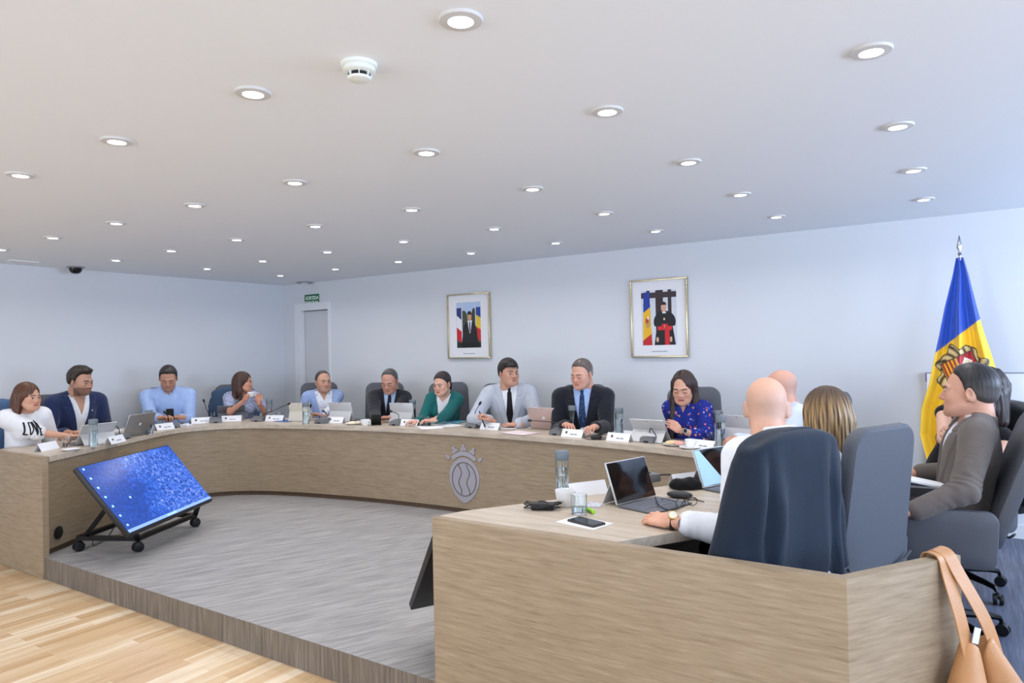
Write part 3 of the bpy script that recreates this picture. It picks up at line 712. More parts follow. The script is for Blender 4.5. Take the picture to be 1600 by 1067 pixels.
def make_hair(p, h=.0036):
    st = p['hair']; vol = p.get('vol', .014)
    lo, hi = (-.14, -.19, -.44 if st in ('long', 'bob') else -.26), (.14, .15, .165); F = Field(lo, hi, h)
    F.ell((0, -.016, .036), (.076 + vol * .75, .097 + vol * .8, .087 + vol), k=0)
    if st in ('short', 'fringe', 'receding'):
        F.ell((0, -.034, -.015), (.068 + vol * .3, .070 + vol * .25, .066), k=.02)
        if st == 'fringe': F.ell((.015, .045, .090), (.060, .050, .038), k=.02); F.ell((.01, .072, .078), (.050, .030, .024), k=.02)
        if st == 'short' and vol > .02: F.ell((0, .03, .10), (.062, .06, .036), k=.03)
        X, Y, Z = F.grids(); w_ = zline(F.ax[1], st)[None, :, None]
        tp = (1 - sstep(.0, .040, Z - w_ + 0 * X + 0 * Y)) * (vol * .95) * ((Y < .03) if st == 'fringe' else 1.0); F.d = (F.d + tp).astype(np.float32)
        F.cut((w_ - Z) * .75 + .003 * wob(X, Y, Z, 11, 140)); 
        if st != 'fringe': F.cut(.0 * X + (np.abs(X) * .0) + (Y - .098 - .0 * Z), .01)
    if st == 'tied':
        F.cut((zline(F.ax[1], 'tied')[None, :, None] * .0 + np.interp(F.ax[1], [-.12, -.05, -.02, .0, .02, .05, .075, .1], [-.075, -.06, -.03, .004, .03, .070, .095, .106]).astype(np.float32)[None, :, None] - F.grids()[2]) * .75)
        F.ell((0, -.115, -.03), (.035, .03, .04), k=.02); F.cone((0, -.12, -.05), (0, -.10, -.16), .026, .014, k=.02)
    if st in ('long', 'bob'):
        L = p.get('len', .30)
        for sx in (-1, 1):
            F.cone((sx * .070, -.020, .03), (sx * .083, -.012, -.10), .030, .028, k=.03); F.cone((sx * .083, -.012, -.10), (sx * .088, p.get('hy', .01), -L + .05), .030, .018, k=.03)
            F.cone((sx * .045, -.06, -.02), (sx * .055, -.075, -L + .04), .050, .034, k=.03)
        F.cone((0, -.07, .0), (0, -.085, -L + .05), .06, .035, k=.03)
        F.ell((p.get('part') or 0, .090, -.034), (.060, .074, .118), k=.008, op='-')
        F.ell((0, .04, -.15), (.056, .075, .08), k=.01, op='-')
        if p.get('part', 0) is not None:
            px_ = p.get('part', 0); F.cone((px_, .10, .085), (px_, -.04, .150), .004, k=.012, op='-')
    if p.get('messy'):
        X, Y, Z = F.grids(); F.d = (F.d - .006 * np.maximum(wob(X, Y, Z, 4, 120, 6), 0) * (Z > .03)).astype(np.float32)
    # strand grooves running down the head
    X, Y, Z = F.grids(); ang = np.arctan2(X, -(Y + .01) + 0 * X)
    g = .0013 if st in ('long', 'bob') else .0005
    F.d = (F.d + g * (np.sin(ang * 34 + 2 * np.sin(Z * 18)) + .7 * np.sin(ang * 61 + 3 * np.sin(Z * 11 + 1)))).astype(np.float32)
    V, Q = F.mesh()
    x, y, z = V.T; a = np.arctan2(x, -(y + .01))
    c1, c2 = np.array(srgb(p['hairc'])), np.array(srgb(p.get('hairc2', tuple(min(255, v * 1.35) for v in p['hairc']))))
    rr = np.random.default_rng(2); t = 0
    for k in range(7):
        t = t + np.sin(a * rr.uniform(12, 75) + rr.uniform(0, 6) + 3 * np.sin(z * rr.uniform(5, 22) + k))
    t = .5 + t / 6
    if st in ('short', 'receding') and p.get('greyside'): t = np.clip(t * .4 + sstep(.05, -.01, z), 0, 1)
    if p.get('roots'): t = t * sstep(.125, .03, z)
    C = c1[None] * (1 - np.clip(t, 0, 1)[:, None]) + c2[None] * np.clip(t, 0, 1)[:, None]
    return V, Q, C
HAIRM = mat('hair', rough=0.42, attr=True, spec=0.45)

def make_hand(s, curl=.35, spread=1.0, hold=False, h=.0030, thumb_in=.3):
    """hand local: wrist at origin, fingers +y, back of the hand +z, thumb on the x=s side"""
    F = Field((-.10, -.05, -.11), (.10, .22, .06), h)
    F.cone((0, -.035, 0), (0, .01, 0), .0245, .026, k=0, inf=0)
    F.box((0, .050, 0), (.039, .046, .0125), rd=.012, k=.02)
    F.ell((s * .022, .030, -.010), (.018, .030, .014), k=.015)
    L = [.072, .080, .074, .058]; X0 = [.030, .0105, -.0095, -.0285]; Y0 = [.090, .094, .091, .084]; R0 = [.0088, .0090, .0086, .0078]
    for i in range(4):
        a0 = s * X0[i]; c = curl * (1 + .12 * i); b = np.array([a0, Y0[i], .002]); dx = s * (X0[i]) * .12 * spread * 4; ang = c * .5; r = R0[i]
        F.ell(b + [0, -.002, .004], (.009, .012, .009), k=.006)
        for j, fr in enumerate((.45, .31, .24)):
            d = np.array([dx * math.cos(ang) * .6, math.cos(ang), -math.sin(ang)]); e = b + d / np.linalg.norm(d) * L[i] * fr
            F.cone(b, e, r, r * .92, k=.003); b = e; r *= .92; ang += c * 1.15
    t0 = np.array([s * .026, .018, -.008]); t1 = np.array([s * (.052 - .01 * thumb_in), .050, -.016 - .01 * thumb_in]); t2 = np.array([s * (.058 - .03 * thumb_in), .080, -.022 - .02 * thumb_in]); t3 = np.array([s * (.056 - .045 * thumb_in), .103, -.026 - .022 * thumb_in])
    F.cone(t0, t1, .0150, .0115, k=.012); F.cone(t1, t2, .0112, .0100, k=.004); F.cone(t2, t3, .0100, .0082, k=.003)
    return F.mesh()

def person(name_label, spec):
    """spec: head (x,y,z of head centre), body heading, head heading, pitch, roll, lean, arms wrists in world, clothes"""
    p = spec; H = np.array(p['head'], float); bz = p['body']; lean = math.radians(p.get('lean', 15)); fem = p.get('fem', False)
    nl = lean * 1.0 + math.radians(p.get('necklean', 12)); NL = .125
    seat = p.get('pelvis', .585)
    s = (H[2] - seat) / (.52 * math.cos(lean) + NL * math.cos(nl)); s = min(max(s, .84), 1.12); hs = p.get('hs', .97 if fem else 1.04)
    fwd = np.array([math.cos(bz + PI / 2), math.sin(bz + PI / 2)]); side = math.radians(p.get('side', 0))
    off = .52 * s * math.sin(lean) + NL * s * math.sin(nl)
    rx = np.array([fwd[1], -fwd[0]])
    root = H[:2] - fwd * off - rx * (.52 * s * math.sin(side))
    t = thing('person', name_label, 'person', (root[0], root[1], 0), bz)
    iM = np.array(t.matrix_basis.inverted())   # identity-safe: computed below instead
    cb, sb = math.cos(-bz), math.sin(-bz)
    def L(w_): d = np.array(w_, float) - np.array([root[0], root[1], 0]); return np.array([cb * d[0] - sb * d[1], sb * d[0] + cb * d[1], d[2]])
    pz = H[2] - s * (.52 * math.cos(lean) + NL * math.cos(nl))
    P0 = np.array([0, 0, pz])
    up = np.array([math.sin(side), math.sin(lean), math.cos(lean)]); up /= np.linalg.norm(up)
    xr = np.array([math.cos(side), 0, -math.sin(side)]); xr = xr - up * (xr @ up); xr /= np.linalg.norm(xr); yf = np.cross(up, xr)
    tw = math.radians(p.get('twist', 0))
    TR = np.stack([xr, yf, up], 1)                      # torso frame columns
    def T(x, y, z, twist=True):
        a = tw * min(max(z / .45, 0), 1); return P0 + TR @ (np.array([x * math.cos(a) - y * math.sin(a), x * math.sin(a) + y * math.cos(a), z]) * s)
    TW = TR @ npR('Z', tw)
    Nk = T(0, -.005, .52); Hc = L(H)
    HR = npR('Z', p['face'] - bz) @ npR('X', -math.radians(p.get('pitch', 0))) @ npR('Y', math.radians(p.get('roll', 0)))
    sw = .160 if fem else .188; sw *= p.get('broad', 1)
    SH = {k: T(k * sw, .0, .445) for k in (-1, 1)}      # -1 left, +1 right
    # wrists and elbows
    la, lf = .295 * s, .262 * s; W = {}; E = {}
    for k, nm in ((-1, 'L'), (1, 'R')):
        w_ = L(p[nm]) if nm in p else T(k * .12, .0, .0) + np.array([0, .40, .16])
        d = w_ - SH[k]; D = np.linalg.norm(d)
        if D > (la + lf) * .985: w_ = SH[k] + d / D * (la + lf) * .985; d = w_ - SH[k]; D = np.linalg.norm(d)
        D = max(D, .12)
        a_ = (la * la - lf * lf + D * D) / (2 * D); hh = math.sqrt(max(la * la - a_ * a_, 0)); u_ = d / np.linalg.norm(d)
        pole = np.array(p.get('pole' + nm, (k * .30, -.5, -1.0)), float); pole = (np.array([cb * p['wpole' + nm][0] - sb * p['wpole' + nm][1], sb * p['wpole' + nm][0] + cb * p['wpole' + nm][1], p['wpole' + nm][2]]) if 'wpole' + nm in p else pole); pole = pole - u_ * (pole @ u_); pole /= np.linalg.norm(pole)
        E[k] = SH[k] + u_ * a_ + pole * hh; W[k] = w_
    bel = p.get('belly', 0)
    def torso(F, inf=0, neck=False, bust=True, hem=False):
        F.ell(T(0, .0, .0), np.array([.168, .125, .11]) * s, TR, k=.0, inf=inf)
        F.ell(T(0, .012 + bel * .4, .15), np.array([.145 + bel * .5, .108 + bel, .18]) * s, TR, k=.05, inf=inf)
        F.ell(T(0, .0, .33), np.array([.152 if fem else .170, .108 if fem else .118, .17]) * s, TW, k=.05, inf=inf)
        F.cone(T(-sw * .72, -.012, .440), T(sw * .72, -.012, .440), .062 * s, k=.05, inf=inf)
        for k in (-1, 1): F.cone(T(0, -.025, .505), T(k * sw * .80, -.012, .455), .045 * s, .048 * s, k=.03, inf=inf)
        if fem and bust:
            for k in (-1, 1): F.ell(T(k * .068, .092, .315), np.array([.062, .055, .058]) * s, TW, k=.03, inf=inf)
    def arms(F, inf=0, frac=2.0, ks=(-1, 1), er=1.0):
        for k in ks:
            a, e, w_ = SH[k], E[k], W[k]
            r0, r1, r2 = (.046, .037, .024) if fem else (.054, .043, .028)
            f1 = min(frac, 1); F.cone(a, a + (e - a) * f1, r0 * s * er, (r0 + (r1 - r0) * f1) * s * er, k=.03, inf=inf)
            if frac > 1:
                f2 = min(frac - 1, 1); F.cone(e, e + (w_ - e) * f2, r1 * s * er, (r1 + (r2 - r1) * f2) * s * er, k=.02, inf=inf)
    skc = np.array(srgb(p.get('skin', (205, 160, 135))))
    # ---- body: one continuous mesh (head, neck, trunk, arms, hands, legs)
    KN = {k: np.array([k * .12, .40, .56]) for k in (-1, 1)}; AN = {k: np.array([k * .12, .38, .10]) for k in (-1, 1)}
    hip = {k: P0 + np.array([k * .09, .02, -.02]) for k in (-1, 1)}
    allp = [T(-.2, -.15, -.12), T(.2, .15, .0), Nk, SH[-1], SH[1], E[-1], E[1], W[-1], W[1]]
    lo, hi = bbox_pts(allp, .09); F = Field(lo, hi, p.get('bh', .008)); torso(F); arms(F, frac=1.93)
    F.cone(Nk - TR[:, 2] * .03, Nk + (Hc - Nk) * .55, .054 * s if fem else .062 * s, .05 * s, k=.03)
    V, Q = F.mesh(); Vs, Qs, Cs = [V], [Q], [np.tile(skc, (len(V), 1))]
    lo, hi = bbox_pts([hip[-1], hip[1], KN[-1], KN[1], AN[-1], AN[1]], .1); F = Field(lo, hi, .014)
    for k in (-1, 1): F.cone(hip[k], KN[k], .080, .055, k=0); F.cone(KN[k], AN[k], .053, .035, k=.03)
    F.cone(hip[-1], hip[1], .09, k=.03); V, Q = F.mesh(); Vs.append(V); Qs.append(Q); Cs.append(np.tile(skc, (len(V), 1)))
    Vh, Qh, Ch = make_head(p, p.get('hh', .0033)); Vs.append(Vh * hs @ HR.T + Hc); Qs.append(Qh); Cs.append(Ch)
    for k, nm in ((-1, 'L'), (1, 'R')):
        if p.get('nohand' + nm): continue
        y_ = W[k] - E[k]; fd = p.get('fd' + nm)
        if fd is not None: y_ = np.array(fd, float); c_, s_ = math.cos(-bz), math.sin(-bz); y_ = np.array([c_ * y_[0] - s_ * y_[1], s_ * y_[0] + c_ * y_[1], y_[2]])
        elif W[k][2] < .86: y_ = np.array([y_[0], y_[1], y_[2] * .25 - .0])
        up_ = p.get('up' + nm, (0, 0, 1)); c_, s_ = math.cos(-bz), math.sin(-bz); up_ = np.array([c_ * up_[0] - s_ * up_[1], s_ * up_[0] + c_ * up_[1], up_[2]])
        RM = np.array(rot_to(y_, up_)); V, Q = make_hand(-k, p.get('curl' + nm, .45), p.get('spread' + nm, 1.2), h=p.get('handh', .0034), thumb_in=p.get('thumb' + nm, .3))
        hz = (.90 if fem else 1.02) * s; C = np.tile(skc * np.array([1.0, .95, .93]), (len(V), 1)); C = C * (1 + .05 * wob(V[:, 0], V[:, 1], V[:, 2], 6, 120)[:, None])
        Vs.append((V * hz) @ RM.T + W[k]); Qs.append(Q); Cs.append(C)
    o = 0; QQ = []
    for V, Q in zip(Vs, Qs): QQ.append(Q + o); o += len(V)
    body = big_mesh('body', np.concatenate(Vs), np.concatenate(QQ), SKIN, t, np.concatenate(Cs))
    # ---- hair
    if p.get('hair'):
        V, Q, C = make_hair(p, p.get('hairh', .0042)); hp = p.get('hairpitch', 1.0)
        HR2 = npR('Z', p['face'] - bz) @ npR('X', -math.radians(p.get('pitch', 0) * hp)) @ npR('Y', math.radians(p.get('roll', 0)))
        big_mesh('hair', V * hs @ HR2.T + Hc, Q, HAIRM, t, C)
    # ---- clothes
    gh = p.get('gh', .0065)
    def tf(F): x, y, z = F.local(Nk, TW); return x / s, y / s, z / s
    def wrinkle(F, amp, seed):
        X, Y, Z = F.grids()
        for k in (-1, 1):
            e = E[k]; ax_ = (W[k] - SH[k]); ax_ = ax_ / max(np.linalg.norm(ax_), .01); q = F.blk(e - .17, e + .17)
            if q is None: continue
            sl, x_, y_, z_ = q; r2 = (x_ - e[0]) ** 2 + (y_ - e[1]) ** 2 + (z_ - e[2]) ** 2; u_ = x_ * ax_[0] + y_ * ax_[1] + z_ * ax_[2]
            F.d[sl] = (F.d[sl] + amp * .75 * np.exp(-r2 / .010) * np.sin(u_ * 150 + 3 * np.sin(z_ * 40 + x_ * 30))).astype(np.float32)
        F.d = (F.d + amp * (.6 * wob(X, Y, Z * .6, seed, 30) + .55 * wob(X * 1.5, Y * 1.5, Z, seed + 1, 62) ** 2)).astype(np.float32)
    lo, hi = bbox_pts(allp, .115); hi[2] = max(hi[2], Nk[2] + .07)
    def cl(inf, frac, cutf=None, collar=None, wr=.003, extra=None, hemz=None, res=None, er=1.0):
        F = Field(lo, hi, res or gh); torso(F, inf); arms(F, inf, frac, er=er)
        wrinkle(F, wr, p.get('seed', 1))
        x, y, z = tf(F); 
        nk = np.sqrt(x * x + ((y + .012) * 1.0) ** 2) 
        F.cut(((z - .03) * s).astype(np.float32) + 0 * x)
        if cutf is not None: cutf(F, x, y, z)
        if hemz is not None: F.cut((hemz - z) * s + 0 * x)
        if collar: collar(F, x, y, z)
        if extra: extra(F)
        V, Q = F.mesh(); return V, Q
    def neckhole(r=.066, dip=.05):
        def f(F, x, y, z):
            q = np.sqrt((x / r) ** 2 + ((y - .002) / (r * 1.0)) ** 2); 
            zz = (z + .012 + dip * np.clip((y + .01) / .09, 0, 1.5)); F.cut(-np.maximum((q - 1) * r, -zz * .9).astype(np.float32) * s, .006)
        return f
    def vneck(w0, zb):
        def f(F, x, y, z):
            wd = w0 * np.clip((z - zb) / (-zb), 0, 1.15); F.cut(-np.maximum(np.abs(x) - wd, -y + .0).astype(np.float32) * s * .95, .003)
            q = np.sqrt(x ** 2 + (y + .012) ** 2); F.cut(-np.maximum(q - .060, -(z + .03)).astype(np.float32) * s, .004)
        return f
    top = p['top']; kind = top['kind']
    def ring_collar(r, th, z0, z1, gap, droop=0.0, flare=.0):
        def f(F, x, y, z):
            yc = y + .014 + z * .10; q = np.sqrt(x * x + yc ** 2); a = np.abs(np.arctan2(x, yc)); zlo = z0 - droop * np.exp(-((a - gap - .25) / .45) ** 2)
            sh = np.abs(q - (r + flare * (z1 - z) * (1 + 0 * x))) - th
            v = np.maximum(sh, np.maximum(z - z1, zlo - z)); v = np.maximum(v, (gap - a) * r) * s
            F.d = np.minimum(F.d, v.astype(np.float32))
        return f
    if 'shirt' in p:
        q = p['shirt']; fns = []
        if q.get('open'): fns.append(vneck(q.get('w', .045), -q['open']))
        else: fns.append(lambda F, x, y, z: F.cut(-np.maximum(np.sqrt(x ** 2 + (y + .012) ** 2) - .058, -(z + .03)).astype(np.float32) * s, .004))
        V, Q = cl(.006, 1.93 if q.get('long', True) else q.get('frac', .55), lambda F, x, y, z: [f(F, x, y, z) for f in fns],
                  ring_collar(.064, .0035 if gh < .006 else .0045, -.045, .030, q.get('gap', .62 if q.get('open') else .10), .035, .35) if q.get('collar', True) else None, q.get('wr', .0025), res=q.get('res'), er=q.get('er', 1.05))
        big_mesh('shirt', V, Q, q['mat'], t)
    if 'tie' in p:
        q = p['tie']; F = Field(*bbox_pts([T(-.06, .05, .1), T(.06, .22, .52), T(0, 0, .1), T(0, .15, .5)], .03), .0045)
        torso(F, .012); x, y, z = tf(F); wd = .019 + .020 * np.clip(-(z + .05) / .3, 0, 1); F.cut((np.abs(x) - wd) * s, .003); F.cut(-y.astype(np.float32) * s + 0 * x); F.cut((z + .045) * s + 0 * x); F.cut((-.40 - z) * s + 0 * x)
        kn = Nk + TW @ (np.array([0, .062, -.022]) * s); F.ell(kn, (.018 * s, .014 * s, .020 * s), TW, k=.01); F.cone(kn, Nk + TW @ (np.array([0, .088, -.075]) * s), .014, .017, k=.01)
        V, Q = F.mesh(); big_mesh('tie', V, Q, q['mat'], t)
    if kind == 'jacket':
        zb = top.get('zb', -.33); w0 = top.get('w', .075)
        def jc(F, x, y, z):
            wd = w0 * np.clip((z - zb) / (-zb), 0, 1.1) + top.get('gap', .0) * (z < 0)
            # lapel thickness
            lw = .030 + .050 * np.clip((z - zb) / (-zb - .07), 0, 1); notch = (np.abs(z + .085 - .15 * (np.abs(x) - wd)) < .006)
            m = (np.abs(x) > wd - .01) & (np.abs(x) < wd + lw * (z < -.075) + .045 * (z >= -.075)) & (y > -.0) & (z > zb) & (z < .0) & ~notch
            F.d = (F.d - .0055 * m * s).astype(np.float32)
            F.cut(-np.maximum(np.abs(x) - wd, -y + .02).astype(np.float32) * s * .95, .003)
            F.cut(-np.maximum(np.sqrt(x ** 2 + (y + .012) ** 2) - .066, -(z + .03)).astype(np.float32) * s, .004)
            # centre line below the button
            F.d = (F.d + .004 * np.exp(-(x / .006) ** 2) * (y > 0) * (z < zb)).astype(np.float32)
        V, Q = cl(.017, top.get('frac', 1.90), jc, ring_collar(.077, .006, -.05, .012, 1.15, 0, .25), top.get('wr', .0045), res=top.get('res'), er=1.08)
        big_mesh('jacket', V, Q, top['mat'], t)
    elif kind == 'tee':
        V, Q = cl(.010, top.get('frac', .62), neckhole(top.get('r', .078), top.get('dip', .05)), None, top.get('wr', .004), res=top.get('res'), er=top.get('er', 1.25))
        big_mesh('blouse' if fem else 't_shirt', V, Q, top['mat'], t)
    elif kind == 'shirt':
        fns = [vneck(top.get('w', .045), -top['open'])] if top.get('open') else [lambda F, x, y, z: F.cut(-np.maximum(np.sqrt(x ** 2 + (y + .012) ** 2) - .058, -(z + .03)).astype(np.float32) * s, .004)]
        V, Q = cl(.012, top.get('frac', 1.90), lambda F, x, y, z: [f(F, x, y, z) for f in fns], ring_collar(.067, .005, -.05, .040, .45 if top.get('open') else .12, .035, .35) if top.get('collar', True) else None, top.get('wr', .005), res=top.get('res'), er=top.get('er', 1.12))
        big_mesh('blouse' if fem else 'shirt', V, Q, top['mat'], t)
    elif kind == 'sleeveless':
        V, Q = cl(.008, .0, neckhole(.085, .05), None, .003, er=1.0); big_mesh('top', V, Q, top['mat'], t)
    # ---- trousers and shoes
    lo2, hi2 = bbox_pts([hip[-1], hip[1], KN[-1], KN[1], AN[-1], AN[1], P0], .13); F = Field(lo2, hi2, .013)
    for k in (-1, 1): F.cone(hip[k], KN[k], .090, .066, k=0); F.cone(KN[k], AN[k] + [0, 0, .02], .064, .050, k=.03)
    F.ell(P0 - [0, 0, .01], (.172 * s, .13 * s, .10), k=.04)
    V, Q = F.mesh(); big_mesh('trousers', V, Q, p.get('trousers', mat('dark_trousers', (34, 36, 44), .8)), t)
    for k in (-1, 1):
        F = Field(AN[k] - [.06, .10, .11], AN[k] + [.06, .22, .05], .009); F.ell(AN[k] + [0, .06, -.062], (.043, .13, .036), k=0); F.cone(AN[k] + [0, .0, -.05], AN[k] + [0, -.01, 0], .04, .042, k=.03); F.cut((.004 - F.grids()[2]).astype(np.float32) + 0 * F.d, .003)
        V, Q = F.mesh(); big_mesh('shoe', V, Q, BLACK, t)
    info = dict(t=t, s=s, T=T, Nk=Nk, TW=TW, W=W, E=E, Hc=Hc, HR=HR, L=L, root=root, bz=bz, hs=hs)
    return info

def wrist_watch(info, k, face, strap, dial, back=.03):
    W, E = info['W'][k], info['E'][k]; d = (W - E) / np.linalg.norm(W - E); c = W - d * back; M_ = Matrix.Translation(c) @ rot_to(d, (0, 0, 1)).to_4x4()
    bm = bmesh.new(); add_lathe(bm, [(.033, -.009), (.0355, -.009), (.0355, .009), (.033, .009), (.033, -.009)], 22, M_ @ Matrix.Rotation(-PI / 2, 4, 'X')); o = from_bm('wrist_watch', bm, strap, info['t'], True)
    side = info.get('wside', (0, 0, 1)); n = Vector(side).normalized(); n = (n - Vector(d) * n.dot(Vector(d))).normalized()
    M2 = Matrix.Translation(Vector(c) + n * .034) @ rot_to(d, n).to_4x4()
    f_ = lathe('watch_case', [(0, 0), (.0195, 0), (.0205, .004), (.0195, .009), (.016, .009)], face, o, M=M2, seg=24)
    lathe('watch_dial', [(0, .0088), (.0165, .0088), (.0165, .0080)], dial, o, M=M2, seg=24)

# ------------------------------------------------------------------ office chairs
def rounded_outline(w0, w1, h, r, n=6):
    """trapezoid standing on z=0, bottom width w0, top width w1"""
    cs = [(-w0 / 2 + r, r, PI, 1.5 * PI), (w0 / 2 - r, r, 1.5 * PI, 2 * PI), (w1 / 2 - r, h - r, 0, .5 * PI), (-w1 / 2 + r, h - r, .5 * PI, PI)]
    return [(cx + r * math.cos(a0 + (a1 - a0) * k / n), cz + r * math.sin(a0 + (a1 - a0) * k / n)) for cx, cz, a0, a1 in cs for k in range(n + 1)]
def cushion(name, outline, th, M_, material, parent, bulge=.012, edge=.018, curve=0.0):
    n = len(outline); cx = sum(o[0] for o in outline) / n; cz = sum(o[1] for o in outline) / n; V = []; rings = []
    prof = [(1.0, 0, 0), (1.0, th - edge, 0), (edge * .3, th - edge * .3, 1), (edge, th, 1), (None, th + bulge * .6, .5), (None, th + bulge, .2)]
    bm = bmesh.new(); hw = max(abs(o[0]) for o in outline)
    def shrink(o, d): v = Vector((o[0] - cx, o[1] - cz)); L_ = v.length; return (cx + v.x * (1 - d / L_), cz + v.y * (1 - d / L_))
    specs = [(edge * .6, 0), (0, edge * .6), (0, th - edge), (edge * .3, th - edge * .3), (edge, th), (hw * .45, th + bulge * .7), (hw * .8, th + bulge)]
    for d, y in specs:
        rings.append([bm.verts.new((q[0], y - curve * (q[0] / hw) ** 2 * -1, q[1])) for q in (shrink(o, d) for o in outline)])
    for A, B in zip(rings, rings[1:]):
        for i in range(n): bm.faces.new((A[i], A[(i + 1) % n], B[(i + 1) % n], B[i]))
    bm.faces.new(rings[0][::-1]); bm.faces.new(rings[-1])
    bmesh.ops.transform(bm, matrix=M_, verts=bm.verts[:]); return from_bm(name, bm, material, parent, True)
def make_chair(loc, rz, label, spin=0.3, material=None, recline=7, group='grey upholstered meeting chairs', zs=0.0):
    t = thing('office_chair', label, 'chair', (loc[0], loc[1], 0), rz, group); m_ = material or CHAIRG
    Mb = Matrix.Translation((0, -.185, .47 + zs)) @ Matrix.Rotation(math.radians(recline), 4, 'X') @ Matrix.Translation((0, -.070, 0))
    bk = cushion('backrest', rounded_outline(.47, .43, .66, .085), .062, Mb, m_, t, .014, .022, .02)
    bm = bmesh.new(); pts = [Mb @ Vector((x * 1.01, -.004 + .02 * (x / .23) ** 2 * .0, z)) for x, z in [(-.222, .11), (-.15, .075), (0, .055), (.15, .075), (.222, .11)]]
    add_tube(bm, spline(pts, 6), .006, 6); from_bm('back_seam', bm, CHAIRD, bk, True)
    Ms = Matrix.Translation((0, -.23, .405 + zs)) @ Matrix.Rotation(PI / 2, 4, 'X') @ Matrix.Diagonal((1, 1, -1, 1))
    Ms = Matrix(((1, 0, 0, 0), (0, 0, 1, -.24), (0, 1, 0, .405 + zs), (0, 0, 0, 1)))
    cushion('seat', rounded_outline(.47, .47, .50, .09), .075, Ms, m_, t, .008, .025)
    for k in (-1, 1):
        Ma = Matrix(((0, k * 1.0, 0, k * .248), (-1.0, 0, 0, -.02), (0, 0, 1, .385 + zs), (0, 0, 0, 1)))
        cushion('armrest', rounded_outline(.40, .42, .265, .05), .042, Ma, m_, t, .004, .014)
    box('mechanism', (0, -.02, .375 + zs), (.18, .24, .05), BLACK, t, .01)
    bm = bmesh.new(); add_box(bm, (0, -.19, .42 + zs), (.10, .05, .16), .012, Matrix.Rotation(-.25, 3, 'X')); from_bm('back_bracket', bm, BLACK, t, True)
    lathe('gas_column', [(0, .09), (.030, .09), (.030, .22), (.020, .225), (.020, .365 + zs), (0, .365 + zs)], BLACKM, t, seg=16)
    for k in range(5):
        a = spin + k * 2 * PI / 5; d = Vector((math.cos(a), math.sin(a), 0)); bm = bmesh.new()
        add_tube(bm, [d * .02 + Vector((0, 0, .115)), d * .12 + Vector((0, 0, .112)), d * .24 + Vector((0, 0, .100)), d * .295 + Vector((0, 0, .088)), d * .305 + Vector((0, 0, .07))], [.028, .022, .017, .014, .010], 8)
        lg = from_bm('base_leg', bm, BLACKM, t, True); bm = bmesh.new(); c = d * .31; rr = Matrix.Rotation(a + .8, 4, 'Z')
        for q in (-1, 1): add_lathe(bm, [(0, -.009), (.018, -.009), (.029, -.008), (.030, 0), (.029, .008), (.018, .009), (0, .009)], 20, Matrix.Translation((c.x, c.y, .0305)) @ rr @ Matrix.Translation((q * .015, 0, 0)) @ Matrix.Rotation(PI / 2, 4, 'Y'))
        add_lathe(bm, [(0, .030), (.020, .036), (.022, .052), (.010, .066), (0, .068)], 14, Matrix.Translation((c.x, c.y, 0)))
        from_bm('caster', bm, BLACK, lg, True)
    return t

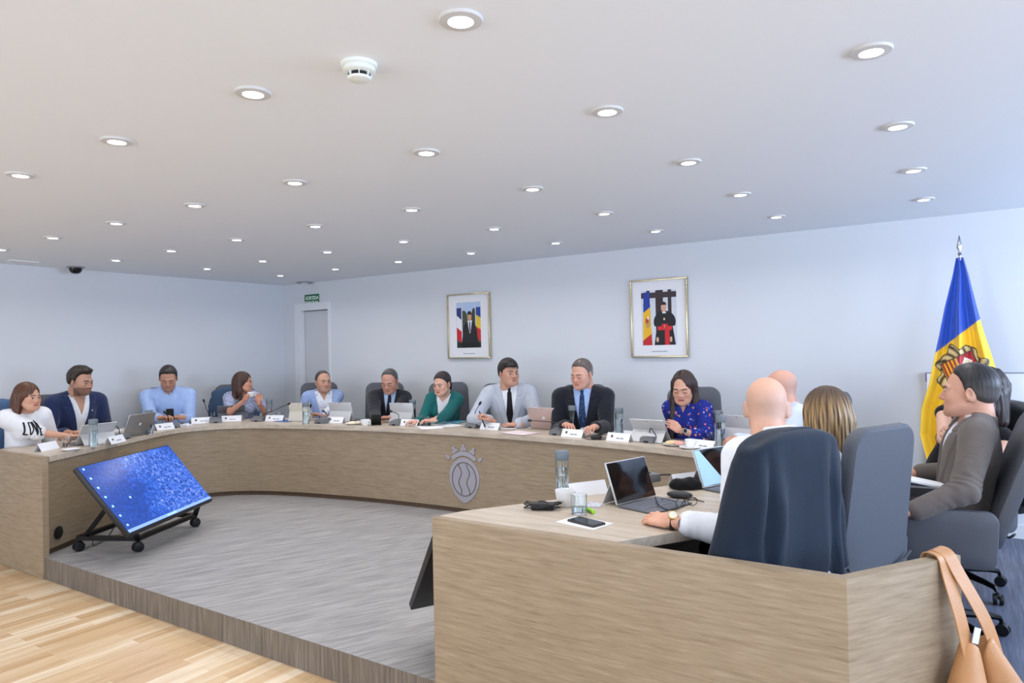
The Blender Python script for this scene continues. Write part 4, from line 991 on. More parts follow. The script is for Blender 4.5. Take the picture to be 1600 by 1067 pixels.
def draped_jacket(loc, rz, label, material, top=1.11, w=.50, bottom=.46, recl=7, sleeves=True, amp=.012, seed=3, wb=.60, group=None, stripe=None, name='jacket', cat='jacket', yoff=-.225, thick=.070, back_only=False):
    """jacket hung over a chair back: a closed sleeve of cloth around the backrest with hanging arms"""
    t = thing(name, label, cat, (loc[0], loc[1], 0), rz, group); rr = random.Random(seed); ph = [rr.uniform(0, 6.28) for _ in range(8)]
    nz, na = 46, 120; V = []; Q = []
    tanr = math.tan(math.radians(recl))
    for i in range(nz):
        v = i / (nz - 1); z = top - (top - bottom) * v
        hw = (w / 2) * (.90 + .10 * min(v / .06, 1) ** .5) + (wb - w) / 2 * v ** 1.2; hd = thick * (.62 + .38 * min(v / .05, 1) ** .5) + .035 * v
        yc = yoff - (z - .47) * tanr
        for j in range(na):
            a = 2 * PI * j / na; ca, sa = math.cos(a), math.sin(a); e = .42
            x = hw * math.copysign(abs(ca) ** e, ca); y = hd * math.copysign(abs(sa) ** .8, sa)
            f = amp * min(v * 2.2, 1) * (math.sin(x * 26 + ph[0] + 1.3 * v) + .6 * math.sin(x * 47 + ph[1] - 2 * v) + .4 * math.sin(x * 15 + 8 * v + ph[2]))
            zz = z + (.03 * (abs(x) / hw) ** 3 * -1.6 if v < .2 else 0) * (1 - v * 5 if v < .2 else 0)
            V.append((x, yc + y + math.copysign(f, sa) * (1 if sa < 0 else .3), zz - .012 * math.sin(x * 9 + ph[3]) * v))
    for i in range(nz - 1):
        for j in range(na): k = (j + 1) % na; Q.append((i * na + j, i * na + k, (i + 1) * na + k, (i + 1) * na + j))
    c0 = len(V); V.append((0, yoff - (top - .47) * tanr, top + .004))
    faces = list(Q) + [(j, c0, (j + 1) % na) for j in range(na)]
    o = mesh_obj('jacket_shell', V, faces, material, t, True)
    # collar fold lying over the top edge
    zc = top; yc = yoff - (top - .47) * tanr
    tube('collar', spline([(-.13, yc - thick * .62, zc - .050), (-.085, yc - thick * .55, zc - .012), (-.04, yc - thick * .45, zc - .002), (.04, yc - thick * .45, zc - .002), (.085, yc - thick * .55, zc - .012), (.13, yc - thick * .62, zc - .050)], 6), .009, material, t, 10)
    if sleeves:
        for k in (-1, 1):
            P = spline([(k * (w / 2 - .055), yoff - (top - .47) * tanr - .015, top - .075), (k * (w / 2 - .018), yoff - .035 - (top - .60) * tanr, top - .20), (k * (wb / 2 - .035), yoff - .06, (top + bottom) / 2 + .02), (k * (wb / 2 - .02), yoff - .08, bottom + .04)], 8)
            bm = bmesh.new(); n_ = len(P); add_tube(bm, P, [.030 + .028 * math.sin(min(i / n_ * 2.2, PI / 2)) + .003 * math.sin(i * 1.3) for i in range(n_)], 16)
            from_bm('sleeve', bm, material, t, True)
    if stripe:
        for k in (-1, 1):
            for q in range(2):
                tube('stripe', spline([(k * (w / 2 + .035 + .0) + k * .028, yoff - (top - .52) * tanr + q * .02 - .02, top - .13), (k * (wb / 2 + .065), yoff - .03 + q * .02, (top + bottom) / 2), (k * (wb / 2 + .068), yoff - .05 + q * .02, bottom + .06)], 6), .005, stripe, t)
    return t
# ------------------------------------------------------------------ cloth materials
def cloth(name, rgb, rough=.85, sheen=.15, bump=.25, fine=260):
    return mat(name, rgb, rough, sheen=sheen, spec=.25, bump=(fine, bump), var=(18, .05))
def spotted(name, base, cols, scale, size, rough=.8, stretch=(1, 1, 1), thr=None):
    m = mat(name, base, rough, spec=.25); nt = m.node_tree; b = nt.nodes['Principled BSDF']
    tc = nt.nodes.new('ShaderNodeTexCoord'); mp = nt.nodes.new('ShaderNodeMapping'); mp.inputs['Scale'].default_value = stretch; nt.links.new(tc.outputs['Object'], mp.inputs[0])
    v = nt.nodes.new('ShaderNodeTexVoronoi'); v.inputs['Scale'].default_value = scale; nt.links.new(mp.outputs[0], v.inputs['Vector'])
    lt = nt.nodes.new('ShaderNodeMath'); lt.operation = 'LESS_THAN'; lt.inputs[1].default_value = size; nt.links.new(v.outputs['Distance'], lt.inputs[0])
    r = nt.nodes.new('ShaderNodeValToRGB'); r.color_ramp.interpolation = 'CONSTANT'; e = r.color_ramp.elements
    while len(e) < len(cols): e.new(.5)
    for i, (el, c) in enumerate(zip(e, cols)): el.position = i / len(cols); el.color = (*srgb(c), 1)
    sp = nt.nodes.new('ShaderNodeSeparateColor'); nt.links.new(v.outputs['Color'], sp.inputs[0]); nt.links.new(sp.outputs[0], r.inputs[0])
    mx = nt.nodes.new('ShaderNodeMix'); mx.data_type = 'RGBA'; mx.inputs[6].default_value = (*srgb(base), 1); nt.links.new(r.outputs[0], mx.inputs[7]); nt.links.new(lt.outputs[0], mx.inputs[0]); nt.links.new(mx.outputs[2], b.inputs['Base Color'])
    return m
WSHIRT = cloth('white_shirt_cotton', (226, 229, 236), .8, .05, .15)
WTEE = cloth('white_jersey', (228, 229, 234), .9, .05, .15)
BSHIRT = cloth('light_blue_shirt_cotton', (158, 182, 226), .8, .05, .12)
PBLUE = cloth('pale_blue_shirt_cotton', (172, 192, 220), .8, .05, .12)
NAVY = cloth('navy_wool', (34, 46, 82), .85, .2, .25)
DARKS = cloth('charcoal_navy_wool', (27, 29, 38), .85, .2, .25)
DARKS2 = cloth('midnight_wool', (24, 27, 38), .85, .2, .25)
LBLAZ = cloth('light_blue_linen', (146, 166, 208), .85, .1, .3)
TEAL = cloth('teal_crepe', (24, 98, 98), .85, .1, .15)
LGREY = cloth('light_grey_wool', (178, 184, 196), .85, .1, .25)
BROWNG = cloth('brown_grey_wool', (104, 96, 91), .88, .15, .35)
BTIE = cloth('black_silk', (18, 18, 22), .5, 0, .1); DTIE = spotted('dark_dotted_silk', (30, 34, 48), [(60, 66, 86), (30, 34, 48), (70, 74, 92)], 120, .3)
NTIE = spotted('navy_patterned_silk', (30, 48, 86), [(86, 120, 150), (50, 80, 120), (110, 140, 160)], 110, .35)
FLORAL = spotted('royal_blue_floral_cotton', (28, 42, 128), [(206, 96, 84), (28, 42, 128), (196, 178, 200), (28, 42, 128), (84, 110, 200), (210, 130, 90)], 38, .30)
DIAM = spotted('white_blue_print_cotton', (176, 182, 206), [(84, 92, 136), (100, 108, 150)], 75, .42)
SPRIG = spotted('white_sprig_cotton', (228, 230, 238), [(120, 138, 190), (228, 230, 238), (150, 165, 205)], 62, .34)
DOTS = spotted('white_dotted_cotton', (222, 226, 234), [(70, 80, 110), (80, 90, 120)], 60, .16)
BLACKC = cloth('black_jersey', (17, 17, 20), .9, .1, .1)
JACKN = cloth('navy_suit_cloth', (24, 36, 52), .8, .12, .2); DENIM = cloth('blue_denim', (78, 108, 148), .9, .1, .5, 160); DENIMD = cloth('mid_denim', (70, 92, 122), .9, .1, .5, 160)
GOLD = mat('gold_metal', (206, 176, 110), .3, 1.0); PIN = mat('pin_silver', (222, 222, 224), .3, .6)

def seat_of(info, label, back=0.0, **k):
    f = Vector((math.cos(info['bz'] + PI / 2), math.sin(info['bz'] + PI / 2))); r = info['root'] + CAM_R[:2] * k.pop('dr', 0)
    return make_chair((r[0] - f.x * back, r[1] - f.y * back), info['bz'] + math.radians(k.pop('turn', 0)), label, **k)
def who(label, hpx, plane, val, body, face, **k):
    """plane 'x'/'y' = known room x or y of the head centre"""
    P = (at_x if plane == 'x' else at_y)(hpx[0], hpx[1], val)
    k.update(head=tuple(P), body=heading(P, body), face=heading(P, face)); return person(label, k)
def pin(info, x, z, m_=PIN, r=.007):
    c = None
    P = info['T'](x, .30, z); d = -(info['TW'][:, 1]); best = None
    for o in info['t'].children:
        if o.name.split('.')[0] in ('jacket',):
            bv = BVHTree.FromPolygons([v.co for v in o.data.vertices], [list(p_.vertices) for p_ in o.data.polygons]); h_ = bv.ray_cast(Vector(P), Vector(d))
            if h_[0] is not None: best = h_[0]
    if best is not None: lathe('lapel_pin', [(0, 0), (r, 0), (r * .8, .003), (0, .004)], m_, info['t'], M=Matrix.Translation(best) @ rot_to((0, 0, 1), -Vector(d)).to_4x4(), seg=10)

# 1 woman in the white printed shirt, far left
i = who('person with brown hair in a white T-shirt lettered LOVE at the far left', (43, 621), 'x', -6.72, 30, 42, fem=True, hair='long', len=.27, part=-.02, hairc=(62, 38, 28), hairc2=(104, 66, 46), vol=.014,
        skin=(206, 158, 134), lip=(178, 96, 92), lean=8, pitch=4, R=at(112, 682, .80), L=at(124, 676, .80), curlR=.5, curlL=.5, top=dict(kind='tee', mat=WTEE, frac=.98, er=1.75, dip=.02, r=.075, wr=.006), bh=.007, gh=.007, hs=.98, gaze=.002)
P1 = i
# lettering follows the chest of the shirt
def letters(info, strokes, x0, z0, sx, sz, r, m_):
    ob = [o for o in info['t'].children if o.name.startswith(('blouse', 't_shirt'))][0]
    bv = BVHTree.FromPolygons([v.co for v in ob.data.vertices], [list(p_.vertices) for p_ in ob.data.polygons]); d = Vector(-info['TW'][:, 1])
    for st, th in strokes:
        pts = []
        for a, b in zip(st, st[1:]):
            for q in range(7): f = q / 7; pts.append((a[0] + (b[0] - a[0]) * f, a[1] + (b[1] - a[1]) * f))
        pts.append(st[-1]); W_ = []
        for u, v in pts:
            h_ = bv.ray_cast(Vector(info['T'](x0 - u * sx, .35, z0 + v * sz)), d)
            if h_[0] is not None: W_.append(h_[0] - d * .0015)
        if len(W_) > 1: tube('letter', W_, r * th, m_, ob, 6)
LK = mat('black_ink', (22, 22, 28), .8)
letters(P1, [([(-2.0, 1), (-1.85, 0), (-1.2, .02)], 1.2), ([(-.95, .98), (-.8, 0.0), (-.25, .5), (-.3, .95), (-.95, .98)], .9), ([(.0, 1), (.42, .0), (.75, 1)], 1.1), ([(1.65, .98), (1.05, 1), (1.15, 0), (1.75, .02)], 1.0), ([(1.1, .52), (1.55, .52)], .9)],
        .038, .318, .033, .115, .0056, LK)
seat_of(P1, 'grey meeting chair at the far left end, covered by a light blue denim jacket', .0)
f_ = P1['root']; draped_jacket(f_, P1['bz'], 'light blue denim jacket hung on the chair at the far left end', DENIM, top=1.12, wb=.56, bottom=.50, seed=5, group=None, name='denim_jacket')

# 2 man in navy blazer
i = who('bearded person in a navy blazer and open white shirt', (126, 596), 'x', -7.08, 26, 46, hair='short', vol=.026, messy=True, hairc=(32, 25, 22), hairc2=(58, 45, 38), beard=.6, beardc=(52, 38, 32), brow=(34, 26, 22),
        skin=(186, 142, 120), lean=16, pitch=14, roll=0, R=at(104, 676, .80), L=at(150, 664, .79), shirt=dict(mat=WSHIRT, open=.16, w=.050), top=dict(kind='jacket', mat=NAVY, w=.088, zb=-.40), gaze=.002, curlR=.4)
pin(i, -.085, .40); seat_of(i, 'grey meeting chair mostly hidden behind the person in the navy blazer')
# 3 man in light blue shirt
i = who('person with short dark hair in a light blue shirt looking down at a phone', (263, 591), 'x', -7.30, 2, -4, hair='short', vol=.016, hairc=(36, 32, 32), hairc2=(64, 58, 56), skin=(184, 138, 116), closed=True, beard=.25, beardc=(110, 84, 74),
        lean=14, pitch=30, R=at_x(249, 653, -6.98), L=at_x(281, 652, -7.0), broad=1.08, belly=.015, top=dict(kind='shirt', mat=BSHIRT, open=.05, w=.030, wr=.006), fdR=(.8, .3, .1), fdL=(-.5, -.8, .1), curlR=.8, curlL=.8)
P3 = i; seat_of(i, 'grey meeting chair hidden behind the person in the light blue shirt')
# 4 woman holding a cup
i = who('person in a white and blue print blouse holding a cup near her chin', (380, 598), 'x', -7.0, 14, 72, fem=True, hair='long', len=.24, part=.0, hairc=(46, 30, 26), hairc2=(84, 56, 44), skin=(200, 146, 122), lean=12, pitch=2,
        R=at_x(381, 626, -6.72), L=at_x(404, 628, -6.78), fdR=(.6, -.2, .35), fdL=(-.35, .1, .8), upR=(.3, -.9, .3), upL=(.5, -.8, .2), poleR=(.5, .4, -1), poleL=(-.5, .4, -1), curlR=1.0, curlL=1.0, top=dict(kind='shirt', mat=DIAM, open=.10, w=.05, frac=.62, er=1.35, collar=False), gaze=.001)
P4 = i; seat_of(i, 'grey meeting chair under the mid-blue denim jacket by the corner of the desk')
draped_jacket(i['root'], i['bz'], 'mid-blue denim jacket hung over the chair of the person holding a cup', DENIMD, top=1.10, wb=.54, bottom=.5, seed=9, name='denim_jacket')
# 5 man light blue blazer
i = who('person with cropped dark hair in a light blue blazer over a sprigged white shirt', (505, 597), 'y', 5.50, 8, 22, hair='receding', vol=.008, hairc=(44, 38, 36), hairc2=(78, 70, 66), skin=(196, 150, 128), beard=.3, beardc=(120, 100, 92), lean=4, pitch=2, belly=.03, broad=1.08, hs=1.03,
        R=at_y(476, 651, 5.2), L=at_y(499, 654, 5.2), fdR=(.6, -.4, .2), fdL=(-.5, -.5, .2), curlR=.9, curlL=.9, shirt=dict(mat=SPRIG, open=.12, w=.055), top=dict(kind='jacket', mat=LBLAZ, w=.12, zb=-.55), gaze=.003)
P5 = i; wrist_watch(i, -1, BLACK, BLACK, BLACK); seat_of(i, 'grey meeting chair behind the person in the light blue blazer')
# 6 man dark suit
i = who('person with grey receding hair in a dark suit and dotted dark tie', (609, 596), 'y', 5.56, -2, -22, hair='receding', vol=.010, greyside=True, hairc=(62, 58, 58), hairc2=(120, 118, 120), brow=(60, 50, 46), skin=(196, 146, 126), closed=True, lean=14, pitch=26, side=-4,
        R=at_y(588, 657, 5.18), L=at_y(606, 660, 5.18), fdR=(.6, -.5, 0), fdL=(-.6, -.5, 0), shirt=dict(mat=PBLUE), tie=dict(mat=DTIE), top=dict(kind='jacket', mat=DARKS, w=.075, zb=-.42))
pin(i, -.09, .36); seat_of(i, 'grey meeting chair behind the person in the dark suit with grey receding hair', turn=8)
# 7 woman teal blazer
i = who('person with tied-back dark hair in a teal blazer', (691, 600), 'y', 5.52, -18, -36, fem=True, hair='tied', vol=.012, hairc=(26, 20, 22), hairc2=(52, 42, 42), skin=(212, 166, 146), lip=(190, 84, 84), lean=20, pitch=14, side=-3, closed=False, gaze=-.002,
        R=at_y(652, 658, 5.16), L=at_y(673, 659, 5.14), fdR=(-.5, -.9, 0), fdL=(-.8, -.5, 0), shirt=dict(mat=WTEE, open=.075, w=.075, collar=False, long=False), top=dict(kind='jacket', mat=TEAL, w=.085, zb=-.36))
pin(i, -.085, .33); seat_of(i, 'grey meeting chair behind the person in the teal blazer', .04, turn=16)
# 8 man light grey suit
i = who('person with dark hair in a light grey suit and black tie holding a pen', (795, 583), 'y', 5.56, 2, 30, hair='fringe', vol=.020, hairc=(26, 20, 20), hairc2=(52, 42, 38), skin=(196, 150, 128), lean=10, pitch=4, hs=1.06, R=at_y(766, 656, 5.20), L=at(808, 663, .778), gaze=.004,
        fdR=(-.25, -.55, .35), curlR=1.1, fdL=(-.95, -.35, 0), poleR=(1, -.3, -.8), poleL=(-1, -.2, -.6), shirt=dict(mat=WSHIRT), tie=dict(mat=BTIE), top=dict(kind='jacket', mat=LGREY, w=.080, zb=-.40))
P8 = i; seat_of(i, 'grey meeting chair behind the person in the light grey suit', .05, turn=10)
# 9 man dark suit
i = who('person with greying brown hair in a midnight suit and blue tie', (909, 585), 'y', 5.42, -6, -34, hair='short', vol=.012, greyside=True, hairc=(78, 66, 60), hairc2=(134, 126, 122), brow=(80, 64, 56), skin=(204, 156, 136), closed=True, lean=10, pitch=16, hs=1.04,
        R=at_y(884, 664, 5.16), L=at_y(930, 667, 5.14), shirt=dict(mat=BSHIRT), tie=dict(mat=NTIE), top=dict(kind='jacket', mat=DARKS2, w=.078, zb=-.42), broad=1.05)
seat_of(i, 'grey meeting chair behind the person in the midnight suit', .04, turn=6)
# 10 woman floral
i = who('person with long dark hair in a royal blue floral blouse writing on a tablet', (1068, 606), 'y', 5.22, -24, -16, fem=True, hair='long', len=.44, part=.01, hy=.085, hairpitch=.35, hairc=(36, 26, 26), hairc2=(66, 46, 40), skin=(206, 158, 136), lip=(186, 92, 90), closed=True, lean=10, pitch=20, hs=1.02,
        L=at_y(1062, 672, 4.93), R=at(1030, 672, .80), fdL=(-.55, -.35, .45), upL=(.2, -.9, .5), fdR=(-.3, -.8, .1), curlL=.7, curlR=1.0, poleL=(-.8, -.2, -1), top=dict(kind='shirt', mat=FLORAL, open=.09, w=.04, frac=1.45, er=1.35, collar=False, wr=.006))
P10 = i; i['wside'] = (.3, .9, .5)
cbz = math.cos(-i['bz']), math.sin(-i['bz'])
def wl(info, v): c, s_ = math.cos(-info['bz']), math.sin(-info['bz']); return (c * v[0] - s_ * v[1], s_ * v[0] + c * v[1], v[2])
i['wside'] = wl(i, (.35, -.9, .25)); wrist_watch(i, -1, mat('watch_silver', (190, 190, 192), .25, .9), BLACK, BLACK, .02)
seat_of(i, 'grey meeting chair behind the person in the blue floral blouse', .03, turn=20)
# 11 bald man beyond
i = who('bald person in a pale shirt, mostly hidden at the far right desk corner', (1219, 607), 'y', 5.15, -60, -96, skin=(206, 156, 136), stub=(150, 140, 136), stubk=.4, lean=6, pitch=6, L=at(1170, 690, .80), R=at(1150, 685, .80), hs=1.08, shirt=None or dict(mat=WSHIRT), top=dict(kind='shirt', mat=cloth('icy_white_cotton', (206, 216, 232), .8, .05, .1), open=.05))
P11 = i; seat_of(i, 'grey meeting chair hidden behind the bald person at the far right corner', .02)
# 12 bald man in the foreground
i = who('bald person in a white shirt seen from behind, one hand beside a laptop', (1198, 638), 'y', 2.95, -150, 178, skin=(214, 166, 142), stub=(166, 152, 142), stubk=.35, lean=12, pitch=10, hs=1.04, hh=.0028, gh=.005, bh=.007, handh=.0024, broad=.82,
        L=at(1047, 814, .772), R=at(1135, 742, .79), fdL=(-.93, .35, -.06), poleL=(-.45, -.15, -1), curlL=.30, thumbL=.0, spreadL=1.9, upL=(.12, -.42, .9), top=dict(kind='shirt', mat=WSHIRT, frac=1.70, wr=.008, er=1.30))
P12 = i; i['wside'] = wl(i, (-.1, -.65, .8)); wrist_watch(i, -1, GOLD, mat('black_strap', (24, 22, 22), .5), mat('watch_face_white', (226, 224, 216), .3), .010)
P12c = seat_of(i, 'grey meeting chair in the foreground under the navy suit jacket', -.125, turn=22, dr=-.195)
draped_jacket(P12c.location[:2], P12c.rotation_euler[2], 'navy suit jacket hung over the back of the foreground chair', JACKN, top=1.15, w=.48, wb=.74, bottom=.60, sleeves=False, amp=.020, seed=4, name='suit_jacket', thick=.070, yoff=-.225)
# 13 woman with highlighted hair seen from behind
i = who('person with highlighted light brown hair seen from behind', (1291, 655), 'y', 3.45, -128, -155, fem=True, hair='bob', len=.26, part=None, roots=True, vol=.022, hairc=(72, 52, 38), hairc2=(182, 150, 104), hairh=.003, skin=(210, 165, 142), lean=10, pitch=6, hs=1.06, top=dict(kind='tee', mat=WTEE, frac=.8), R=at(1200, 760, .8), L=at(1180, 775, .8))
P13 = i; seat_of(i, 'grey meeting chair with its tall plain back to the camera, right of the suit jacket', -.0, turn=4, dr=-.14)
# 14 man in brown grey jacket, in profile
i = who('person in profile with greying hair in a brown-grey jacket at the right', (1514, 613), 'y', 4.15, -84, -94, hair='short', vol=.013, greyside=True, hairc=(24, 22, 24), hairc2=(74, 70, 70), brow=(52, 44, 40), skin=(204, 154, 130), lean=-5, necklean=12, pitch=0, hs=1.10, broad=1.08, hh=.003, gh=.0055,
        L=at(1424, 800, .665), R=at(1432, 738, .74), poleL=(-.5, -.8, -1), poleR=(.5, -.6, -1), fdL=(-1, .1, 0), shirt=dict(mat=DOTS, open=.08, w=.05), top=dict(kind='jacket', mat=BROWNG, w=.10, zb=-.46, wr=.006))
P14 = i; seat_of(i, 'grey meeting chair with an upholstered armrest under the person in the brown-grey jacket', .03, recline=20, spin=.1, dr=-.19, zs=.035)
# 15 woman behind him
i = who('dark-haired person in a sleeveless black top with one hand raised to the collar', (1534, 612), 'y', 4.85, -30, -84, fem=True, hair='bob', len=.20, part=.02, vol=.02, messy=True, hairc=(30, 24, 24), hairc2=(58, 46, 44), skin=(214, 170, 148), lean=-13, necklean=16, side=-22, broad=1.3, pitch=2, hs=1.04,
        R=at_y(1502, 724, 4.45), L=at_y(1487, 696, 4.50), fdL=(-.35, .1, .9), upL=(.2, -1, 0), wpoleR=(-.9, -.5, -.75), poleL=(-.4, .2, -1), curlL=.9, bh=.0065, top=dict(kind='sleeveless', mat=BLACKC))
P15 = i; i['wside'] = wl(i, (-.3, -1, .1)); wrist_watch(i, -1, GOLD, GOLD, BLACK, .015)
seat_of(i, 'dark-draped meeting chair behind the person in the sleeveless black top', .02, turn=-25, recline=16, spin=-.35)
draped_jacket(i['root'], i['bz'] + math.radians(-25), 'black sports jacket with pale sleeve stripes hung on the rightmost chair', BLACKC, top=1.09, wb=.54, bottom=.50, seed=8, name='sports_jacket', stripe=mat('stripe_white', (220, 214, 216), .8), recl=16)
# ------------------------------------------------------------------ things on the desk
inner_v = [Vector((p.x, p.y, 0)) for p in inner]
def out_dir(P):
    best = None
    for a, b in zip(inner_v, inner_v[1:]):
        m_ = (a + b) / 2; d = (m_ - Vector((P[0], P[1], 0))).length
        if best is None or d < best[0]: best = (d, b - a)
    t = best[1].normalized(); return Vector((-t.y, t.x, 0))
def rz_out(P, turn=0): o = out_dir(P); return math.atan2(o.y, o.x) - PI / 2 + math.radians(turn)
TOPZ = .7405
CARD = mat('white_card', (232, 233, 238), .6); INK = mat('grey_print', (120, 122, 132), .8); EMB = mat('emblem_print', (92, 82, 72), .8)
where = ['by the glass at the far left', 'in front of the bearded person in the navy blazer', 'in front of the silver laptop on the left arm', 'in front of the person in the light blue shirt', 'in front of the person holding a cup',
         'left of the cream tablet', 'in front of the person in the light blue blazer', 'in front of the person in the dark suit with grey receding hair', 'in front of the person in the light grey suit', 'in front of the person in the midnight suit',
         'in front of the pale tablet of the person in floral blouse', 'at the right end of the back section, by the cup', 'behind the foreground laptop', 'behind the black pouch on the right arm']
NP = [(73, 703, 0), (180, 692, 0), (256, 671, 0), (315, 661, 0), (362, 658, 0), (430, 657.5, 0), (525, 660.5, 0), (641, 665, 0), (767, 671, 0), (896, 682.5, 0), (968, 689, 0), (1098, 701, 0), (917, 772, 0), (1075, 757, 0)]
for n, (x, y, tn) in enumerate(NP):
    P = at(x, y, .74); rz = rz_out(P)
    t = thing('name_plate', 'folded name card %s' % where[n], 'name plate', (P.x, P.y, TOPZ), rz, 'folded name cards on the council desk')
    o2 = .045 if n < 12 else 0.0
    w2, h_, d_ = .105, .062, .034; bm = bmesh.new()
    for s_ in (-1, 1):
        vs = [bm.verts.new(q) for q in [(-w2, s_ * d_, .0), (w2, s_ * d_, .0), (w2, 0, h_), (-w2, 0, h_)]]; vs2 = [bm.verts.new((v.co.x, v.co.y - s_ * .0012, v.co.z)) for v in vs]
        bm.faces.new(vs); bm.faces.new(vs2[::-1])
        for i_ in range(4): bm.faces.new((vs[i_], vs2[i_], vs2[(i_ + 1) % 4], vs[(i_ + 1) % 4]))
    from_bm('folded_card', bm, CARD, t)
    if n not in (0, 12, 13):
        sl = Vector((0, -d_, 0)); up = Vector((0, d_, h_)).normalized(); nrm = Vector((0, -h_, d_)).normalized()
        R = Matrix((Vector((1, 0, 0)), up, nrm)).transposed()
        bm = bmesh.new(); add_lathe(bm, [(0, .0), (.011, .0), (.011, .0006), (0, .0006)], 14, Matrix.Translation(sl + up * .040 + nrm * .0006 + Vector((-.058, 0, 0))) @ R.to_4x4()); from_bm('printed_emblem', bm, EMB, t)
        bm = bmesh.new(); rr = random.Random(n)
        xx = -.015
        for q in range(2):
            wl_ = rr.uniform(.022, .038); add_box(bm, sl + up * .026 + nrm * .0009 + Vector((xx + wl_ / 2, 0, 0)), (wl_, .0075, .0006), rot=R); xx += wl_ + .006
        from_bm('printed_name', bm, INK, t)

MICB = mat('conference_unit_grey', (112, 114, 118), .4, .2)
MW = ['beside the silver laptop on the left arm', 'left of the card of the person in the light blue shirt', 'left of the card of the person holding a cup', 'between two name cards before the denim jacket chair', 'left of the card of the person in the light blue blazer',
      'left of the card of the person with grey receding hair', 'left of the card of the person in the light grey suit', 'in front of the rose laptop', 'in front of the pale tablet of the person in floral blouse']
MICS = [((200, 686), 'x', [(190, 678), (184, 668), (172, 659.5)]), ((274, 669), 'x', [(266, 660), (262, 650), (259, 646)]), ((337, 661), 'y', [(328, 654), (324, 642), (319, 628)]), ((400, 659), 'y', [(424, 648), (428, 641), (450, 631.5)]), ((498, 662), 'y', [(487, 657), (485.5, 646), (485, 636)]),
        ((615, 665), 'y', [(621, 657), (622, 647), (612, 643)]), ((734, 669), 'y', [(738, 656), (742, 645), (749, 632)]), ((866, 680), 'y', [(872, 670), (871, 660.5), (830, 657)]), ((1009, 692), 'y', [(1012, 682), (1018, 670), (1031, 691)])]
for n, (b_, ax_, neck) in enumerate(MICS):
    P = at(b_[0], b_[1], .74); rz = rz_out(P); P = P + out_dir(P) * .055
    t = thing('conference_microphone', 'conference microphone %s' % MW[n], 'microphone', (P.x, P.y, TOPZ), rz, 'gooseneck conference microphones')
    bm = bmesh.new(); vs = add_prism(bm, [(-.062, -.055), (.062, -.055), (.062, .06), (-.062, .06)], 0, .036)
    for v in bm.verts:
        if v.co.z > .01 and v.co.y < 0: v.co.z = .036; v.co.y += .012
        elif v.co.z > .01: v.co.z = .056
    bmesh.ops.bevel(bm, geom=bm.edges[:], offset=.004, segments=2, affect='EDGES'); from_bm('base_unit', bm, MICB, t, True)
    bm = bmesh.new(); add_box(bm, (.0, -.053, .008), (.038, .014, .012), .004); from_bm('speak_button', bm, BLACK, t, True)
    inv = Matrix.Rotation(-rz, 4, 'Z') @ Matrix.Translation((-P.x, -P.y, -TOPZ))
    pts = [inv @ ((at_x(q[0], q[1], P.x) if ax_ == 'x' else at_y(q[0], q[1], P.y))) for q in neck]
    s0 = Vector((max(-.05, min(.05, pts[0].x)), 0.02, .05)); pts = [s0, s0 + Vector((0, 0, .02))] + pts[1:]
    cur = spline(pts, 8); nk = tube('gooseneck', cur, .0035, BLACK, t)
    d = (cur[-1] - cur[-3]).normalized(); tube('microphone_head', [cur[-1] - d * .006, cur[-1], cur[-1] + d * .022, cur[-1] + d * .032, cur[-1] + d * .036], [.005, .0105, .012, .009, .003], BLACK, t, 12)

# water bottles
def bottle(P, label, h=.225, r=.033, crest_=False):
    t = thing('water_bottle', label, 'water bottle', (P[0], P[1], TOPZ), 0, 'glass water bottles with grey caps')
    hb = h - .045
    lathe('glass_body', [(0, .0), (r - .003, 0), (r, .004), (r, hb - .004), (r - .003, hb), (r - .005, hb), (r - .003, hb - .005), (r - .003, .009), (0, .007)], GLASS, t, seg=28)
    lathe('water', [(0, .0075), (r - .0034, .0095), (r - .0034, hb * .74), (0, hb * .74)], WATER, t, seg=28)
    lathe('cap', [(0, hb + .001), (r + .001, hb + .001), (r + .002, hb + .003), (r + .002, h - .004), (r - .001, h), (0, h)], CAPG, t, seg=28)
    if crest_:
        bm = bmesh.new(); a0 = math.atan2(-P[1], -P[0]); rr_ = r + .0006
        def on(u, v): a = a0 + u / rr_; return (rr_ * math.cos(a), rr_ * math.sin(a), v)
        add_tube(bm, [on(.017 * math.cos(k * 2 * PI / 24), .062 + .026 * math.sin(k * 2 * PI / 24)) for k in range(24)], .0008, 5, closed=True)
        for sx in (-.006, .006): add_tube(bm, [on(sx + .002 * math.sin(k * .9), .040 + k * .0045) for k in range(11)], .0008, 5)
        add_tube(bm, [on(-.016 + k * .004, .094 + .003 * math.sin(k / 8 * PI)) for k in range(9)], .0012, 5)
        for k in range(3): add_tube(bm, [on(-.010 + k * .010, .098), on(-.010 + k * .010, .108)], [.0030, .0015], 5)
        from_bm('printed_crest', bm, mat('white_print', (206, 216, 226), .6), t)
    return t
BT = [((146, 698), 'in front of the folded tablet at the left, without people behind'), ((233, 678), 'beside the silver laptop on the left arm'), ((300, 659), 'at the elbow of the person in the light blue shirt'), ((369, 655), 'in front of the dark tablet'), ((421, 655), 'in front of the mid-blue denim jacket'), ((478, 663), 'in front of the cream tablet'),
      ((645, 659), 'beside the tablet near the teal blazer'), ((773, 663), 'in front of the person in the light grey suit'), ((895, 674), 'in front of the person in the midnight suit'), ((968, 680), 'between the midnight suit and the pale tablet'), ((1123, 688), 'beyond the tumbler at the right end of the back section'), ((1127, 700), 'nearest the second laptop, behind its screen'), ((879, 772), 'with a printed crest, nearest the camera on the right arm')]
for n, (q, tx) in enumerate(BT):
    P = at(q[0], q[1], .74); bottle(P, 'grey-capped glass water bottle %s' % tx if n else 'grey-capped glass water bottle nearest the platform edge on the left arm', h=.225 if n != 12 else .215, crest_=(n == 12))
